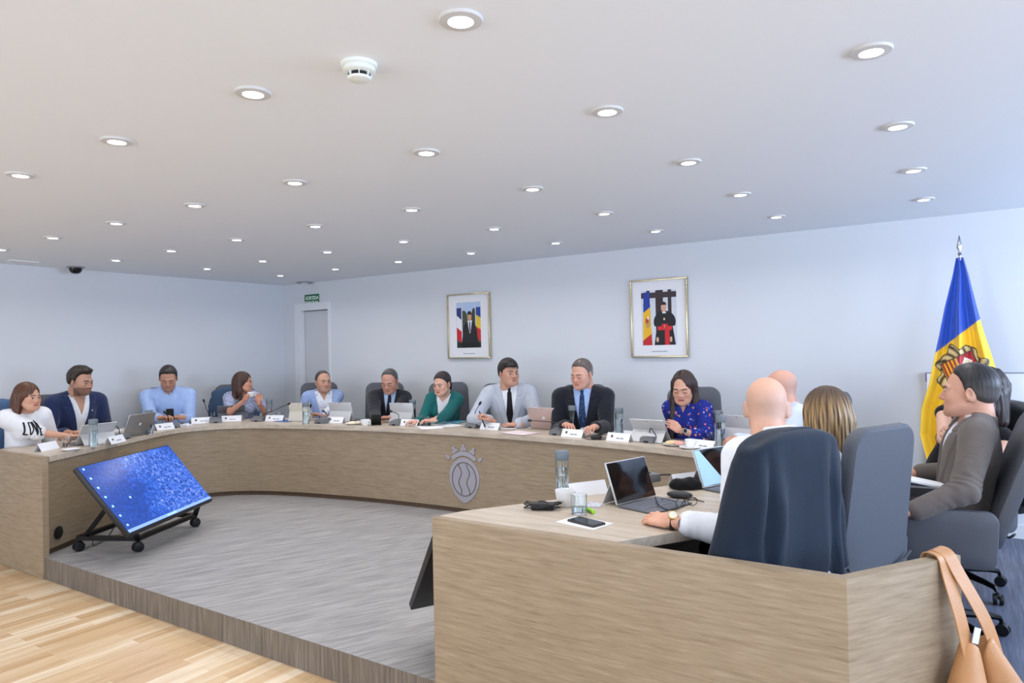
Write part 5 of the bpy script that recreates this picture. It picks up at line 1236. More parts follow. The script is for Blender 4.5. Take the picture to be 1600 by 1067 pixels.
# tumblers
TB = [((104, 698), 'on the left arm beside the saucer'), ((249, 671), 'behind the third name card from the left'), ((335, 656), 'beside the microphone of the person in the light blue shirt'), ((436, 656), 'behind the card in front of the denim jacket'), ((668, 665), 'in front of the person in the teal blazer'), ((791, 661), 'in front of the person in the light grey suit'),
      ((912, 672), 'beside the crumpled papers'), ((1110, 694), 'at the right end of the back section'), ((905, 803), 'in the foreground beside the white cup')]
for n, (q, tx) in enumerate(TB):
    P = at(q[0], q[1], .74); t = thing('drinking_glass', 'clear drinking glass %s' % tx, 'glass', (P.x, P.y, TOPZ), 0, 'clear drinking glasses'); r = .036; h = .085
    lathe('tumbler', [(0, 0), (r - .005, 0), (r - .003, .003), (r, h), (r - .0022, h), (r - .006, .010), (0, .008)], GLASS, t, seg=28)
    if n in (0, 4, 8): lathe('water', [(0, .0085), (r - .0066, .0105), (r - .0048, .034), (0, .034)], WATER, t, seg=28)

# tablets and laptops
def tablet(P, label, back=SILVERW, rz=0, tilt=18, w=.29, h=.20, keyboard=True, kick=True, screen=SCREEN, name='tablet', cat='tablet computer', group=None, keys=False):
    t = thing(name, label, cat, (P[0], P[1], TOPZ), rz, group); R = Matrix.Rotation(math.radians(tilt), 4, 'X'); M_ = Matrix.Translation((0, 0, .008)) @ R
    bm = bmesh.new(); add_box(bm, (0, 0, h / 2), (w, .009, h), .003); bmesh.ops.transform(bm, matrix=M_, verts=bm.verts[:]); sh = from_bm('shell', bm, back, t, True)
    bm = bmesh.new(); add_box(bm, (0, .0052, h / 2), (w - .010, .0012, h - .010)); bmesh.ops.transform(bm, matrix=M_, verts=bm.verts[:]); from_bm('screen', bm, screen, t)
    bm = bmesh.new(); add_lathe(bm, [(0, 0), (.004, 0), (.004, .001), (0, .001)], 12, M_ @ Matrix.Translation((0, -.0046, h - .014)) @ Matrix.Rotation(PI / 2, 4, 'X')); from_bm('camera_lens', bm, BLACK, sh)
    if kick:
        top_ = M_ @ Vector((0, -.006, h * .52)); L_ = h * .56; foot = Vector((0, top_.y - math.sqrt(max(L_ ** 2 - (top_.z - .003) ** 2, .0009)), .003)); d = foot - top_
        bm = bmesh.new(); add_box(bm, (top_ + foot) / 2, (w * .96, d.length, .0028), rot=rot_to(d, (0, -1, .3))); from_bm('kickstand', bm, back, t)
    else:
        bm = bmesh.new(); add_lathe(bm, [(0, 0), (.014, 0), (.014, .0012), (0, .0012)], 18, M_ @ Matrix.Translation((0, -.0044, h * .52)) @ Matrix.Rotation(PI / 2, 4, 'X')); from_bm('lid_emblem', bm, mat('pale_emblem', (222, 222, 226), .2), t)
    if keyboard:
        kd = h * 1.02; kb = box('keyboard_base', (0, .006 + kd / 2, .0045), (w, kd, .006), mat('keyboard_grey', (98, 102, 112), .6) if kick else back, t, .002)
        if keys:
            bm = bmesh.new()
            for r_ in range(5):
                for c in range(13): add_box(bm, (-w / 2 + .022 + c * (w - .044) / 12, .036 + r_ * .0235, .0085), (.0175, .0185, .002))
            o = from_bm('keys', bm, mat('key_grey', (116, 120, 132), .6), kb); o['kind'] = 'stuff'
            box('touchpad', (0, kd - .028, .0078), (.095, .046, .001), mat('touchpad_grey', (84, 88, 98), .4), kb)
    return t
CREAM = mat('cream_cover', (206, 200, 188), .6); ROSE = mat('rose_aluminium', (198, 176, 172), .35, .5); DKT = mat('slate_tablet_shell', (106, 108, 114), .4, .3)
def tab_at(px, py, label, turn=0, **k): P = at(px, py, .74); return tablet(P, label, rz=rz_out(P, turn), **k)
tab_at(145, 693, 'pale grey tablet propped on its stand on the left arm', turn=-28, tilt=34)
tab_at(213, 681, 'silver laptop with its lid toward the camera on the left arm', turn=-14, back=SILVER, tilt=22, w=.31, h=.215, kick=False, name='laptop', cat='laptop')
tab_at(362, 655.5, 'slate grey tablet in front of the person holding a cup', turn=8, back=DKT, tilt=38)
tab_at(471, 657.5, 'cream tablet left of the person in the light blue blazer', back=CREAM, tilt=10, w=.27, h=.19, keyboard=False)
tab_at(536, 657.5, 'pale grey tablet in front of the person in the light blue blazer', tilt=16)
tab_at(630, 660.5, 'pale grey tablet in front of the person in the dotted dark tie', tilt=10)
tab_at(853, 671, 'rose laptop between the light grey suit and the midnight suit', turn=8, back=ROSE, tilt=20, w=.30, h=.205, kick=False, name='laptop', cat='laptop')
tab_at(1022, 688, 'pale grey tablet on a kickstand under the stylus of the person in floral blouse', turn=4, tilt=36)
tab_at(1158, 691, 'pale grey tablet between the bottles and the bald heads', tilt=14, keyboard=False)
P = at(995, 785, .74); FG = tablet(P, 'open dark-screened laptop with grey keyboard in the foreground', rz=rz_out(P, 16), tilt=20, w=.285, h=.195, keys=True, name='laptop', cat='laptop')
P = at(1128, 760, .74); BSC = mat('lit_blue_screen', (150, 190, 226), .2, emit=.35)
L2 = tablet(P, 'second laptop with a pale blue screen left of the white-shirted arm', rz=rz_out(P, 8), tilt=20, w=.285, h=.195, screen=SCREEN, keys=True, name='laptop', cat='laptop')
bm = bmesh.new(); M_ = Matrix.Translation((0, 0, .008)) @ Matrix.Rotation(math.radians(20), 4, 'X'); q = [(.137, .0062, .188), (.137, .0062, .008), (-.03, .0062, .008), (.10, .0062, .188)]
vs = [bm.verts.new(M_ @ Vector(v)) for v in q]; bm.faces.new(vs[::-1]); from_bm('lit_window', bm, BSC, L2)

# cups, saucers, plates, food
def cup(P, label, r=.042, h=.062, saucer=True, ang=0, z0=0, group='white china cups'):
    t = thing('coffee_cup', label, 'cup', (P[0], P[1], (P[2] if len(P) > 2 and P[2] > .8 else TOPZ) + z0), ang, group)
    lathe('bowl', [(0, 0), (r * .55, 0), (r * .6, .004), (r * .9, h * .5), (r, h), (r - .003, h), (r * .86, h * .5), (r * .5, .008), (0, .006)], CHINA, t, seg=28)
    lathe('coffee', [(0, h * .45), (r * .80, h * .45), (0, h * .449)], mat('coffee', (60, 38, 24), .2), t, seg=24)
    tube('handle', spline([(r * .92, 0, h * .82), (r * 1.35, 0, h * .80), (r * 1.45, 0, h * .5), (r * 1.2, 0, h * .28), (r * .82, 0, h * .3)], 5), .0038, CHINA, t, 8)
    return t
def plate(P, label, r=.07, name='saucer', cat='saucer'):
    t = lathe(name, [(0, 0), (r * .55, 0), (r * .6, .004), (r, .013), (r, .0155), (r * .6, .008), (0, .006)], CHINA, None, seg=32); t.location = (P[0], P[1], TOPZ); return tag(t, label, cat)
plate(at(111, 704), 'white saucer on the left arm beside the drinking glass')
cup(at_x(392, 620, -6.72), 'white cup held up by the person in the print blouse', ang=.6, r=.038, h=.055, group=None)
plate(at(553, 663), 'white plate with pastries right of the tablet before the light blue blazer', .085, 'plate', 'plate')
cup(at(571, 665), 'square-sided white cup beside the pastry plate', r=.048, h=.062)
plate(at(1055, 696), 'white plate with a sandwich in front of the pale tablet', .09, 'plate', 'plate')
plate(at(1078, 701), 'white saucer under the cup at the right end of the back section', .075)
P = at(1079, 700); cup(P, 'white cup standing on a saucer at the right end of the back section', r=.040, h=.055, z0=.007)
cup(at(884, 791), 'large white cup in the foreground beside the black charger', r=.048, h=.075, ang=-.3)
BREAD = mat('bread', (226, 200, 156), .8, bump=(60, .4)); HAM = mat('ham', (226, 170, 160), .6); PAST = mat('cream_pastry', (236, 224, 196), .8)
def blob(name, P, r, material, label, cat, z=TOPZ, seed=0, rz=0, group=None):
    F = Field((-r[0] - .01, -r[1] - .01, -.01), (r[0] + .01, r[1] + .01, r[2] + .02), max(min(r) / 6, .0022)); F.ell((0, 0, r[2] * .35), (r[0], r[1], r[2] * .65), k=0); X, Y, Z = F.grids(); F.d = (F.d + min(r) * .16 * wob(X, Y, Z, seed, 70)).astype(np.float32); F.cut((-Z + 0 * F.d).astype(np.float32), .002)
    V, Q = F.mesh(); o = big_mesh(name, V, Q, material); o.location = (P[0], P[1], z); o.rotation_euler = (0, 0, rz); return tag(o, label, cat, group)
for k, (dx, dy) in enumerate([(-.03, .01), (.02, -.015), (.025, .03), (-.01, -.04)]):
    P = at(553, 663); blob('pastry', (P.x + dx, P.y + dy), (.028, .020, .026), PAST, 'small pale pastry %s' % ['at the left of the plate', 'at the front right of the plate', 'at the back right of the plate', 'at the front of the plate'][k], 'pastry', TOPZ + .007, k, k, 'pastries on the plate')
P = at(1055, 696); blob('sandwich_half', (P.x - .025, P.y + .01), (.05, .028, .030), BREAD, 'sandwich half at the left of the sandwich plate', 'sandwich', TOPZ + .008, 3, .5)
blob('sandwich_half', (P.x + .035, P.y - .01), (.042, .026, .026), HAM, 'pink ham-topped sandwich half at the right of the plate', 'sandwich', TOPZ + .008, 5, -.3)

# papers, folders
def sheet(name, P, size, rz, label, material=PAPER, th=.0012, z=0, cat='paper', curl=0.0, group=None):
    nx, ny = 12, 16; V = []; 
    for s_ in (0, 1):
        for i in range(nx + 1):
            for j in range(ny + 1):
                x = (i / nx - .5) * size[0]; y = (j / ny - .5) * size[1]; V.append((x, y, th * s_ + .0003 + curl * (abs(x / size[0] * 2) ** 3 + abs(y / size[1] * 2) ** 4) * .5))
    m1 = (nx + 1) * (ny + 1); F_ = []
    for i in range(nx):
        for j in range(ny): a = i * (ny + 1) + j; F_.append((a + m1, a + ny + 1 + m1, a + ny + 2 + m1, a + 1 + m1)); F_.append((a, a + 1, a + ny + 2, a + ny + 1))
    ed = [i * (ny + 1) for i in range(nx + 1)] + [nx * (ny + 1) + j for j in range(1, ny + 1)] + [i * (ny + 1) + ny for i in range(nx - 1, -1, -1)] + [j for j in range(ny - 1, 0, -1)]
    for a, b in zip(ed, ed[1:] + ed[:1]): F_.append((a, b, b + m1, a + m1))
    o = mesh_obj(name, V, F_, material, None, True); o.location = (P[0], P[1], TOPZ + z); o.rotation_euler = (0, 0, rz); return tag(o, label, cat, group)
PINKP = mat('faintly_pink_paper', (232, 214, 218), .8); CYAN = mat('cyan_folder', (108, 178, 206), .6); BLUEF = mat('blue_folder', (60, 96, 160), .6)
sheet('paper', at(700, 665), (.21, .297), 1.2, 'white papers in front of the person in the teal blazer', curl=.004)
sheet('folder', at(702, 660), (.30, .22), .25, 'light blue folder in front of the person in the teal blazer', CYAN, .006, .003, 'folder')
sheet('paper', at(672, 668), (.21, .297), .9, 'white sheet beside the glass near the teal blazer', z=.0016)
sheet('paper', at(818, 666), (.30, .21), .2, 'white papers under the hand of the person in the light grey suit', th=.004)
sheet('paper', at(812, 677), (.297, .21), -.25, 'pale pink sheet at the desk edge left of the rose laptop', PINKP, z=.002, curl=.003)
sheet('paper', at(790, 670), (.21, .15), .5, 'small white sheet near the card of the person in the light grey suit', z=.0045)
sheet('folder', at(446, 658), (.21, .15), .1, 'blue folder edge left of the cream tablet', BLUEF, .004, 0, 'folder')
sheet('paper', at(948, 676), (.297, .21), .3, 'white sheet beside the crumpled papers', th=.003)
sheet('paper', at(985, 676), (.25, .18), -.2, 'white sheet behind the bottle left of the pale tablet', z=.002)
sheet('paper', at(170, 674), (.24, .18), .9, 'white papers between the microphone and the bearded person', th=.006)
sheet('notepad', at(913, 817), (.20, .135), -.20, 'white note sheet under the phone in the foreground', th=.0012)
def crumple(P, r, label, seed, rz=0, z=0): return blob('crumpled_paper', P, r, mat('crumpled_white', (226, 228, 236), .85, bump=(35, 1.0)), label, 'paper', TOPZ + z, seed, rz)
def crumpled(P, size, h, label, seed, rz=0, name='crumpled_paper', cat='paper', z=0):
    rr = np.random.default_rng(seed); n = 16; X, Y = np.meshgrid(np.linspace(-1, 1, n), np.linspace(-1, 1, n), indexing='ij'); Z = h * np.clip(.55 + .8 * rr.normal(size=(n, n)) * .35, .05, 1) * (1 - .55 * np.maximum(abs(X), abs(Y)) ** 3)
    jx = rr.normal(size=(n, n)) * .03; V = np.stack([(X + jx) * size[0] / 2, (Y + rr.normal(size=(n, n)) * .03) * size[1] / 2, Z], -1).reshape(-1, 3); Vb = V.copy(); Vb[:, 2] = .0005
    F_ = []
    for i in range(n - 1):
        for j in range(n - 1): a = i * n + j; F_.append((a, a + n, a + n + 1, a + 1)); F_.append((a + n * n, a + 1 + n * n, a + n + 1 + n * n, a + n + n * n))
    ed = [i * n for i in range(n)] + [(n - 1) * n + j for j in range(1, n)] + [i * n + n - 1 for i in range(n - 2, -1, -1)] + [j for j in range(n - 2, 0, -1)]
    for a, b in zip(ed, ed[1:] + ed[:1]): F_.append((a, a + n * n, b + n * n, b))
    o = mesh_obj(name, np.concatenate([V, Vb]), F_, mat('crumpled_white', (226, 228, 236), .85), None, False); o.location = (P[0], P[1], TOPZ + z); o.rotation_euler = (0, 0, rz); return tag(o, label, cat)
crumpled(at(925, 673), (.22, .16), .05, 'crumpled papers in front of the midnight suit', 3, .4)
crumpled(at(290, 665), (.11, .08), .028, 'crumpled white napkin beside the third microphone from the left', 6, .3, 'napkin', 'napkin')
crumpled(at(929, 791), (.062, .05), .022, 'crumpled white napkin behind the green highlighter', 8, .3, 'napkin', 'napkin')

# phones, chargers, pens and small things
def phone(P, rz, label, parent_rot=None, z=TOPZ):
    t = thing('smartphone', label, 'phone', (P[0], P[1], z), rz)
    if parent_rot: t.rotation_euler = parent_rot
    box('phone_body', (0, 0, .0048), (.074, .150, .009), mat('phone_case_dark', (48, 44, 46), .35), t, .0035)
    box('phone_screen', (0, 0, .0096), (.068, .143, .0008), SCREEN, t)
    return t
ph = phone(at(916, 818), 1.28, 'dark smartphone lying on the white note sheet in the foreground', z=TOPZ + .0018)
a = P3['W'][1]; b = P3['W'][-1]; mid = (a + b) / 2 + np.array([0, .085, .035]); c_, s_ = math.cos(P3['bz']), math.sin(P3['bz']); mw = (P3['root'][0] + c_ * mid[0] - s_ * mid[1], P3['root'][1] + s_ * mid[0] + c_ * mid[1], mid[2])
phone(mw, 0, 'smartphone held in both hands by the person in the light blue shirt', (math.radians(48), 0, P3['bz'] + PI), z=mw[2])
# charger in the foreground: brick with a coiled cable
P = at(848, 796); t = thing('power_adapter', 'black power adapter with its coiled cable at the foreground desk edge', 'charger', (P.x, P.y, TOPZ), .4)
box('adapter_brick', (0, 0, .016), (.105, .048, .030), BLACK, t, .006)
cab = []
for k in range(64):
    a = k / 64 * 2 * PI * 3.2; rr_ = 1 + .12 * math.sin(k * .7); cab.append((.078 * math.cos(a) * rr_, .030 * math.sin(a) * (1 + .2 * math.sin(a * .31)), .008 + .014 * (1 + math.sin(a * 1.3 + .5)) * (.5 + .5 * math.cos(a) ** 2)))
tube('cable', cab, .0028, BLACK, t, 6)
tube('cable_end', spline([cab[-1], (.06, -.03, .02), (.01, .0, .036), (-.02, .01, .034)], 6), .0028, BLACK, t, 6)
# highlighter
P = at(921, 800); t = thing('highlighter', 'bright green highlighter pen beside the foreground glass', 'highlighter', (P.x, P.y, TOPZ + .009), .9)
GRN = mat('neon_green', (150, 226, 40), .4); tube('barrel', [(0, -.045, 0), (0, -.044, 0), (0, .02, 0)], [.006, .008, .008], GRN, t, 12); tube('pen_cap', [(0, .02, 0), (0, .048, 0), (0, .050, 0)], [.0086, .0086, .006], BLACK, t, 12)
# pouch, case, glasses, cables on the right arm
P = at(1072, 764); o = blob('black_pouch', P, (.085, .05, .055), BLACKC, 'soft black pouch left of the second laptop', 'pouch', seed=12, rz=.5)
P = at(1062, 778); t = thing('glasses_case', 'dark oval spectacle case right of the foreground laptop', 'case', (P.x, P.y, TOPZ), .1)
F = Field((-.07, -.035, -.002), (.07, .035, .045), .003); F.ell((0, 0, .016), (.062, .030, .018), k=0); V, Q = F.mesh(); big_mesh('case_shell', V, Q, mat('dark_case', (44, 46, 52), .5), t)
tube('case_seam', [(.0605 * math.cos(k * PI / 16), .0285 * math.sin(k * PI / 16), .017) for k in range(32)], .0012, BLACK, t, 5, True)
P = at(1073, 792); t = thing('eyeglasses', 'dark-rimmed eyeglasses lying in front of the spectacle case', 'eyeglasses', (P.x, P.y, TOPZ + .002), .9)
for k in (-1, 1):
    rim = tube('rim', [(k * .031 + .024 * math.cos(a), 0, .020 + .018 * math.sin(a)) for a in np.linspace(0, 2 * PI, 20, endpoint=False)], .0018, BLACK, t, 6, True)
    tube('temple_arm', spline([(k * .056, 0, .026), (k * .058, .06, .024), (k * .056, .11, .018), (k * .052, .135, .004)], 5), .0016, BLACK, t, 6)
tube('bridge', [(-.008, 0, .024), (0, 0, .027), (.008, 0, .024)], .0016, BLACK, t, 6)
P = at(1035, 778); o = tube('laptop_cable', [Vector((p_[0], p_[1], p_[2])) for p_ in spline([at(1024, 777, .765), at(1030, 790, .755), at(1048, 797, .747), at(1062, 793, .747), at(1068, 783, .750), at(1085, 781, .747), at(1100, 784, .746)], 8)], .0026, mat('navy_cable', (24, 34, 52), .5), None, 6); tag(o, 'dark cable looping over the foreground laptop keyboard', 'cable')
# microphone behind the foreground laptop
P = at(1009, 752); t = thing('conference_microphone', 'conference microphone behind the foreground laptop, its neck bent toward the black pouch', 'microphone', (P.x, P.y, TOPZ), rz_out(P), 'gooseneck conference microphones')
box('base_unit', (0, 0, .022), (.12, .11, .042), MICB, t, .005); inv = Matrix.Rotation(-rz_out(P), 4, 'Z') @ Matrix.Translation((-P.x, -P.y, -TOPZ))
cur = spline([(0, 0, .04), (0, 0, .065)] + [inv @ at_y(q[0], q[1], P.y + .02) for q in ((1020, 741), (1045, 741.5), (1062, 742))], 8); tube('gooseneck', cur, .004, BLACK, t); d = (cur[-1] - cur[-3]).normalized()
tube('microphone_head', [cur[-1] - d * .006, cur[-1], cur[-1] + d * .03, cur[-1] + d * .036], [.006, .0125, .0125, .004], BLACK, t, 12)
# charger on the back desk
P = at(932, 686); t = thing('power_adapter', 'small black adapter with a cable hanging at the edge before the midnight suit', 'charger', (P.x, P.y, TOPZ), .3)
box('adapter_brick', (0, 0, .014), (.085, .045, .026), BLACK, t, .006); tube('cable', spline([(.04, 0, .012), (.09, .02, .006), (.06, -.05, .004), (-.03, -.07, .004), (-.08, -.03, .006), (-.10, .03, .01), (-.04, .03, .03)], 7), .003, BLACK, t, 6)
# pen of the person in the light grey suit, stylus of the person in floral blouse
def world_pt(info, loc_): c_, s_ = math.cos(info['bz']), math.sin(info['bz']); return Vector((info['root'][0] + c_ * loc_[0] - s_ * loc_[1], info['root'][1] + s_ * loc_[0] + c_ * loc_[1], loc_[2]))
wp = world_pt(P8, P8['W'][1]); pc = wp + Vector((-.03, -.085, .0)); o = tube('pen', [pc + Vector((.035, 0, -.07)), pc + Vector((.03, 0, -.055)), pc + Vector((-.03, 0, .085)), pc + Vector((-.031, 0, .088))], [.001, .0055, .0055, .002], BLACK, None, 10); tag(o, 'black pen held upright by the person in the light grey suit', 'pen')
wp = world_pt(P10, P10['W'][1]); pc = wp + Vector((-.02, -.08, .0)); o = tube('stylus', [pc + Vector((-.09, -.01, .01)), pc + Vector((-.08, -.01, .012)), pc + Vector((.06, .0, .03)), pc + Vector((.062, 0, .03))], [.001, .0042, .0042, .002], BLACK, None, 10); tag(o, 'dark stylus in the hand of the person in the floral blouse', 'stylus')
# small black stand beside the square-sided cup
P = at(588, 664); t = thing('phone_stand', 'small black folding phone stand right of the square-sided cup', 'phone stand', (P.x, P.y, TOPZ), rz_out(P, 40))
box('back_plate', (0, 0, .055), (.10, .008, .11), BLACK, t, .002, Matrix.Rotation(.35, 3, 'X')); box('foot_plate', (0, .0, .004), (.10, .09, .006), BLACK, t, .002)
# notebook in the hands of the person in the brown-grey jacket
P = at_y(1440, 752, 3.95); t = thing('spiral_notepad', 'open white spiral notepad on the lap of the person in the brown-grey jacket', 'notepad', (P.x, P.y, P.z), P14['bz'] + .3)
t.rotation_euler = (math.radians(12), 0, P14['bz'] + .2)
box('pages', (0, 0, 0), (.16, .22, .012), PAPER, t, .002); bm = bmesh.new()
for k in range(9): add_tube(bm, [(-.08 + .02 * k, .11 + .006 * math.cos(a), .004 + .008 * math.sin(a)) for a in np.linspace(0, 2 * PI, 8, endpoint=False)], .0016, 5, True)
from_bm('wire_binding', bm, BLACK, t)

# ------------------------------------------------------------------ flag
fp = at_y(1501, 450, 5.92); FX, FY = fp.x, fp.y
t = thing('flag', 'blue, yellow and red flag with a coat of arms draped on a silver-tipped pole', 'flag', (FX, FY, 0))
def zpx(y): return at_y(1501, y, FY).z
ztop = zpx(403); ztip = zpx(366)
tube('pole', [(0, 0, .03), (0, 0, ztop)], .014, CHROME, t, 14)
lathe('base', [(0, 0), (.15, 0), (.15, .012), (.12, .022), (.03, .035), (.022, .07), (0, .07)], CHROME, t, seg=32)
lathe('spear_finial', [(0, ztop - .02), (.020, ztop - .018), (.020, ztop), (.008, ztop + .006), (.008, ztop + .018), (.016, ztop + .03), (.008, ztop + .042), (.007, ztop + .05), (.020, ztop + .075), (.013, ztop + .11), (0, ztip)], CHROME, t, seg=16)
sc = 1.0 / ((at_y(1551, 500, FY).x - at_y(1451, 500, FY).x) / 100)
NU, NVv = 200, 330
yl = [(403, -6), (430, -12), (480, -26), (520, -35), (548, -42), (600, -54), (640, -68), (680, -71), (700, -66), (760, -50), (820, -46)]
yr = [(403, 6), (430, 13), (480, 24), (520, 34), (560, 46), (600, 56), (640, 62), (700, 60), (760, 56), (820, 50)]
V = np.zeros((NVv, NU, 3)); PXm = np.zeros((NVv, NU, 2))
mpp = (at_y(1551, 500, FY).x - at_y(1451, 500, FY).x) / 100
for i in range(NVv):
    v = i / (NVv - 1); py = 403 + (800 - 403) * v; l = np.interp(py, [q[0] for q in yl], [q[1] for q in yl]); r = np.interp(py, [q[0] for q in yr], [q[1] for q in yr]); z = zpx(py)
    u = np.linspace(0, 1, NU); x = (l + (r - l) * u); am = .012 + .05 * min(v * 2, 1)
    yy = -.02 - am * (np.sin(u * 2 * PI * 2.3 + 1.2 + v * .8) * .55 + .35 * np.sin(u * 2 * PI * 4.6 + 2 * v + .5)) - .05 * np.sin(u * PI) * min(v * 2, 1)
    V[i, :, 0] = x * mpp; V[i, :, 1] = yy; V[i, :, 2] = z; PXm[i, :, 0] = x; PXm[i, :, 1] = py
X, Y = PXm[..., 0], PXm[..., 1]
C = np.zeros((NVv, NU, 3)); blue, yel, red = [np.array(srgb(c)) for c in ((20, 76, 184), (246, 196, 22), (200, 30, 48))]
bl = 548 - (X + 39) * (48 / 67.0)
C[:] = yel; C[Y < bl] = blue; C[Y > bl + 340] = red
# coat of arms in its own tilted frame (pixels)
th = math.radians(-24); cx, cy = 0, 583; a = (X - cx) * math.cos(th) + (Y - cy) * math.sin(th); b = -(X - cx) * math.sin(th) + (Y - cy) * math.cos(th)
gold, dark, redc, wht, cream = [np.array(srgb(c)) for c in ((196, 172, 112), (70, 54, 36), (176, 28, 40), (240, 236, 226), (228, 206, 150))]
ang = np.arctan2(b / 44, a / 40); rad = np.sqrt((a / 40) ** 2 + (b / 44) ** 2); edge = 1 + .09 * np.cos(ang * 8) + .05 * np.cos(ang * 13 + 1)
m1 = rad < edge; C[m1] = dark; m2 = rad < edge - .05; C[m2] = gold
sw_ = (np.sin(ang * 16 + rad * 14) > .55) & m2; C[sw_] = dark; sw2 = (np.sin(ang * 16 + rad * 14) < -.5) & m2; C[sw2] = cream
shd = (np.abs(a) < 26) & (b > -26) & (b < 28 - (a / 26) ** 2 * 8); C[(np.abs(a) < 28) & (b > -28) & (b < 30 - (a / 28) ** 2 * 8)] = dark; C[shd] = yel
q1 = shd & (a > 0) & (b < 0); q2 = shd & (a <= 0) & (b < 0); q3 = shd & (a <= 0) & (b >= 0); q4 = shd & (a > 0) & (b >= 0)
C[q2 | q4 | q1] = redc
C[q3 & (np.sin((a) * 1.0) > -.1)] = redc; C[q2] = yel; C[q2 & (np.sin(a * 1.0) > -.1)] = redc
C[q1] = redc; C[q1 & (np.abs(a - 13) + np.abs(b + 12) * .9 < 9)] = wht; C[q1 & (np.abs(a - 13) + np.abs(b + 12) * .9 < 6)] = cream; C[q1 & (np.abs(a - 13) < .8) & (np.abs(b + 12) < 8)] = wht
C[q1 & (np.abs(b + 3 + (a - 13) * .3) < 1.2)] = wht
C[shd & ((np.abs(a) < .9) | (np.abs(b) < .9))] = cream
Qs_ = []
ii, jj = np.meshgrid(np.arange(NVv - 1), np.arange(NU - 1), indexing='ij'); k0 = (ii * NU + jj).ravel(); Qd = np.stack([k0, k0 + NU, k0 + NU + 1, k0 + 1], 1)
big_mesh('cloth', V.reshape(-1, 3), Qd, mat('flag_satin', rough=.5, attr=True, sheen=.3, bump=(300, .1)), t, C.reshape(-1, 3))

# ------------------------------------------------------------------ framed portraits (generic figures)
def portrait(tl, br, label, paint, mat_m):
    A = at_y(tl[0], tl[1], YB); B = at_y(br[0], br[1], YB); cx_, cz_ = (A.x + B.x) / 2, (A.z + B.z) / 2; W_, H_ = B.x - A.x, A.z - B.z
    t = thing('framed_portrait', label, 'picture', (cx_, YB, cz_)); FR = mat('champagne_frame', (205, 192, 158), .25, .8); fw = .016
    for nm, c, s_ in (('frame_rail', (0, -.017, H_ / 2 - fw / 2), (W_, .032, fw)), ('frame_rail', (0, -.017, -H_ / 2 + fw / 2), (W_, .032, fw)), ('frame_rail', (-W_ / 2 + fw / 2, -.017, 0), (fw, .032, H_ - 2 * fw)), ('frame_rail', (W_ / 2 - fw / 2, -.017, 0), (fw, .032, H_ - 2 * fw))): box(nm, c, s_, FR, t, .002)
    box('mount_board', (0, -.012, 0), (W_ - 2 * fw, .012, H_ - 2 * fw), mat('mount_white', (228, 228, 232), .7), t)
    nx, nz = 150, 225; pw, ph_ = W_ * mat_m[0], H_ * mat_m[1]; oz = H_ * mat_m[2]
    u, v = np.meshgrid((np.arange(nx) + .0) / (nx - 1), (np.arange(nz) + .0) / (nz - 1), indexing='ij'); Vv = np.stack([(u - .5) * pw, np.full_like(u, -.0188), oz + (v - .5) * ph_], -1).reshape(-1, 3)
    i_, j_ = np.meshgrid(np.arange(nx - 1), np.arange(nz - 1), indexing='ij'); k_ = (i_ * nz + j_).ravel(); Qq = np.stack([k_, k_ + nz, k_ + nz + 1, k_ + 1], 1)
    big_mesh('printed_picture', Vv, Qq, PAINT, t, np.array([srgb(c) for c in (paint(u, v).reshape(-1, 3))]) if False else srgb_arr(paint(u, v).reshape(-1, 3)), smooth=False)
    box('caption_line', (0, -.0185, -H_ / 2 + H_ * .075), (W_ * .28, .0012, .006), INK, t)
def srgb_arr(c): c = np.clip(c, 0, 255) / 255; return np.where(c <= .04045, c / 12.92, ((c + .055) / 1.055) ** 2.4)
def E_(u, v, cu, cv, ru, rv): return ((u - cu) / ru) ** 2 + ((v - cv) / rv) ** 2 < 1
def paint_suit(u, v):
    C = np.zeros(u.shape + (3,)); nz_ = wob(u * 30, v * 30, 0 * u, 5, 3); C[:] = (60, 72, 62); C += nz_[..., None] * 14
    C[v > .72] = (176, 196, 226); C[(v > .6) & E_(u, v, .3, .62, .16, .2)] = (62, 78, 58); C[(v > .55) & E_(u, v, .72, .62, .10, .25)] = (52, 66, 52)
    for x0, cs in ((.0, ((42, 56, 120), (226, 226, 232), (196, 34, 46))), (.80, ((40, 70, 150), (226, 190, 60), (196, 50, 50)))):
        m_ = (u > x0) & (u < x0 + .24) & (v < .88); t_ = v + (u - x0) * (.5 if x0 == 0 else .35); C[m_ & (t_ > .72)] = cs[0]; C[m_ & (t_ <= .72) & (t_ > .46)] = cs[1]; C[m_ & (t_ <= .46) & (t_ > .2)] = cs[2]
    for x0 in (.225, .79): C[(np.abs(u - x0) < .018)] = (200, 200, 206)
    C[E_(u, v, .55, .30, .30, .30) | ((np.abs(u - .55) < .28) & (v < .30))] = (30, 32, 36); C[(np.abs(u - .55) < .38 - .28 * v) & (v < .42)] = (32, 33, 37)
    C[(np.abs(u - .55) < .075 * (v - .28) / .28 + .01) & (v > .30) & (v < .60)] = (224, 226, 232); C[(np.abs(u - .55) < .022) & (v > .30) & (v < .56)] = (28, 34, 66)
    C[E_(u, v, .54, .68, .088, .098)] = (196, 148, 122); C[E_(u, v, .54, .73, .092, .075) & (v > .725)] = (44, 34, 30); C[E_(u, v, .55, .335, .03, .02)] = (170, 160, 120)
    C[(v < .12) & (np.abs(u - .5) < .5)] *= .6; return C
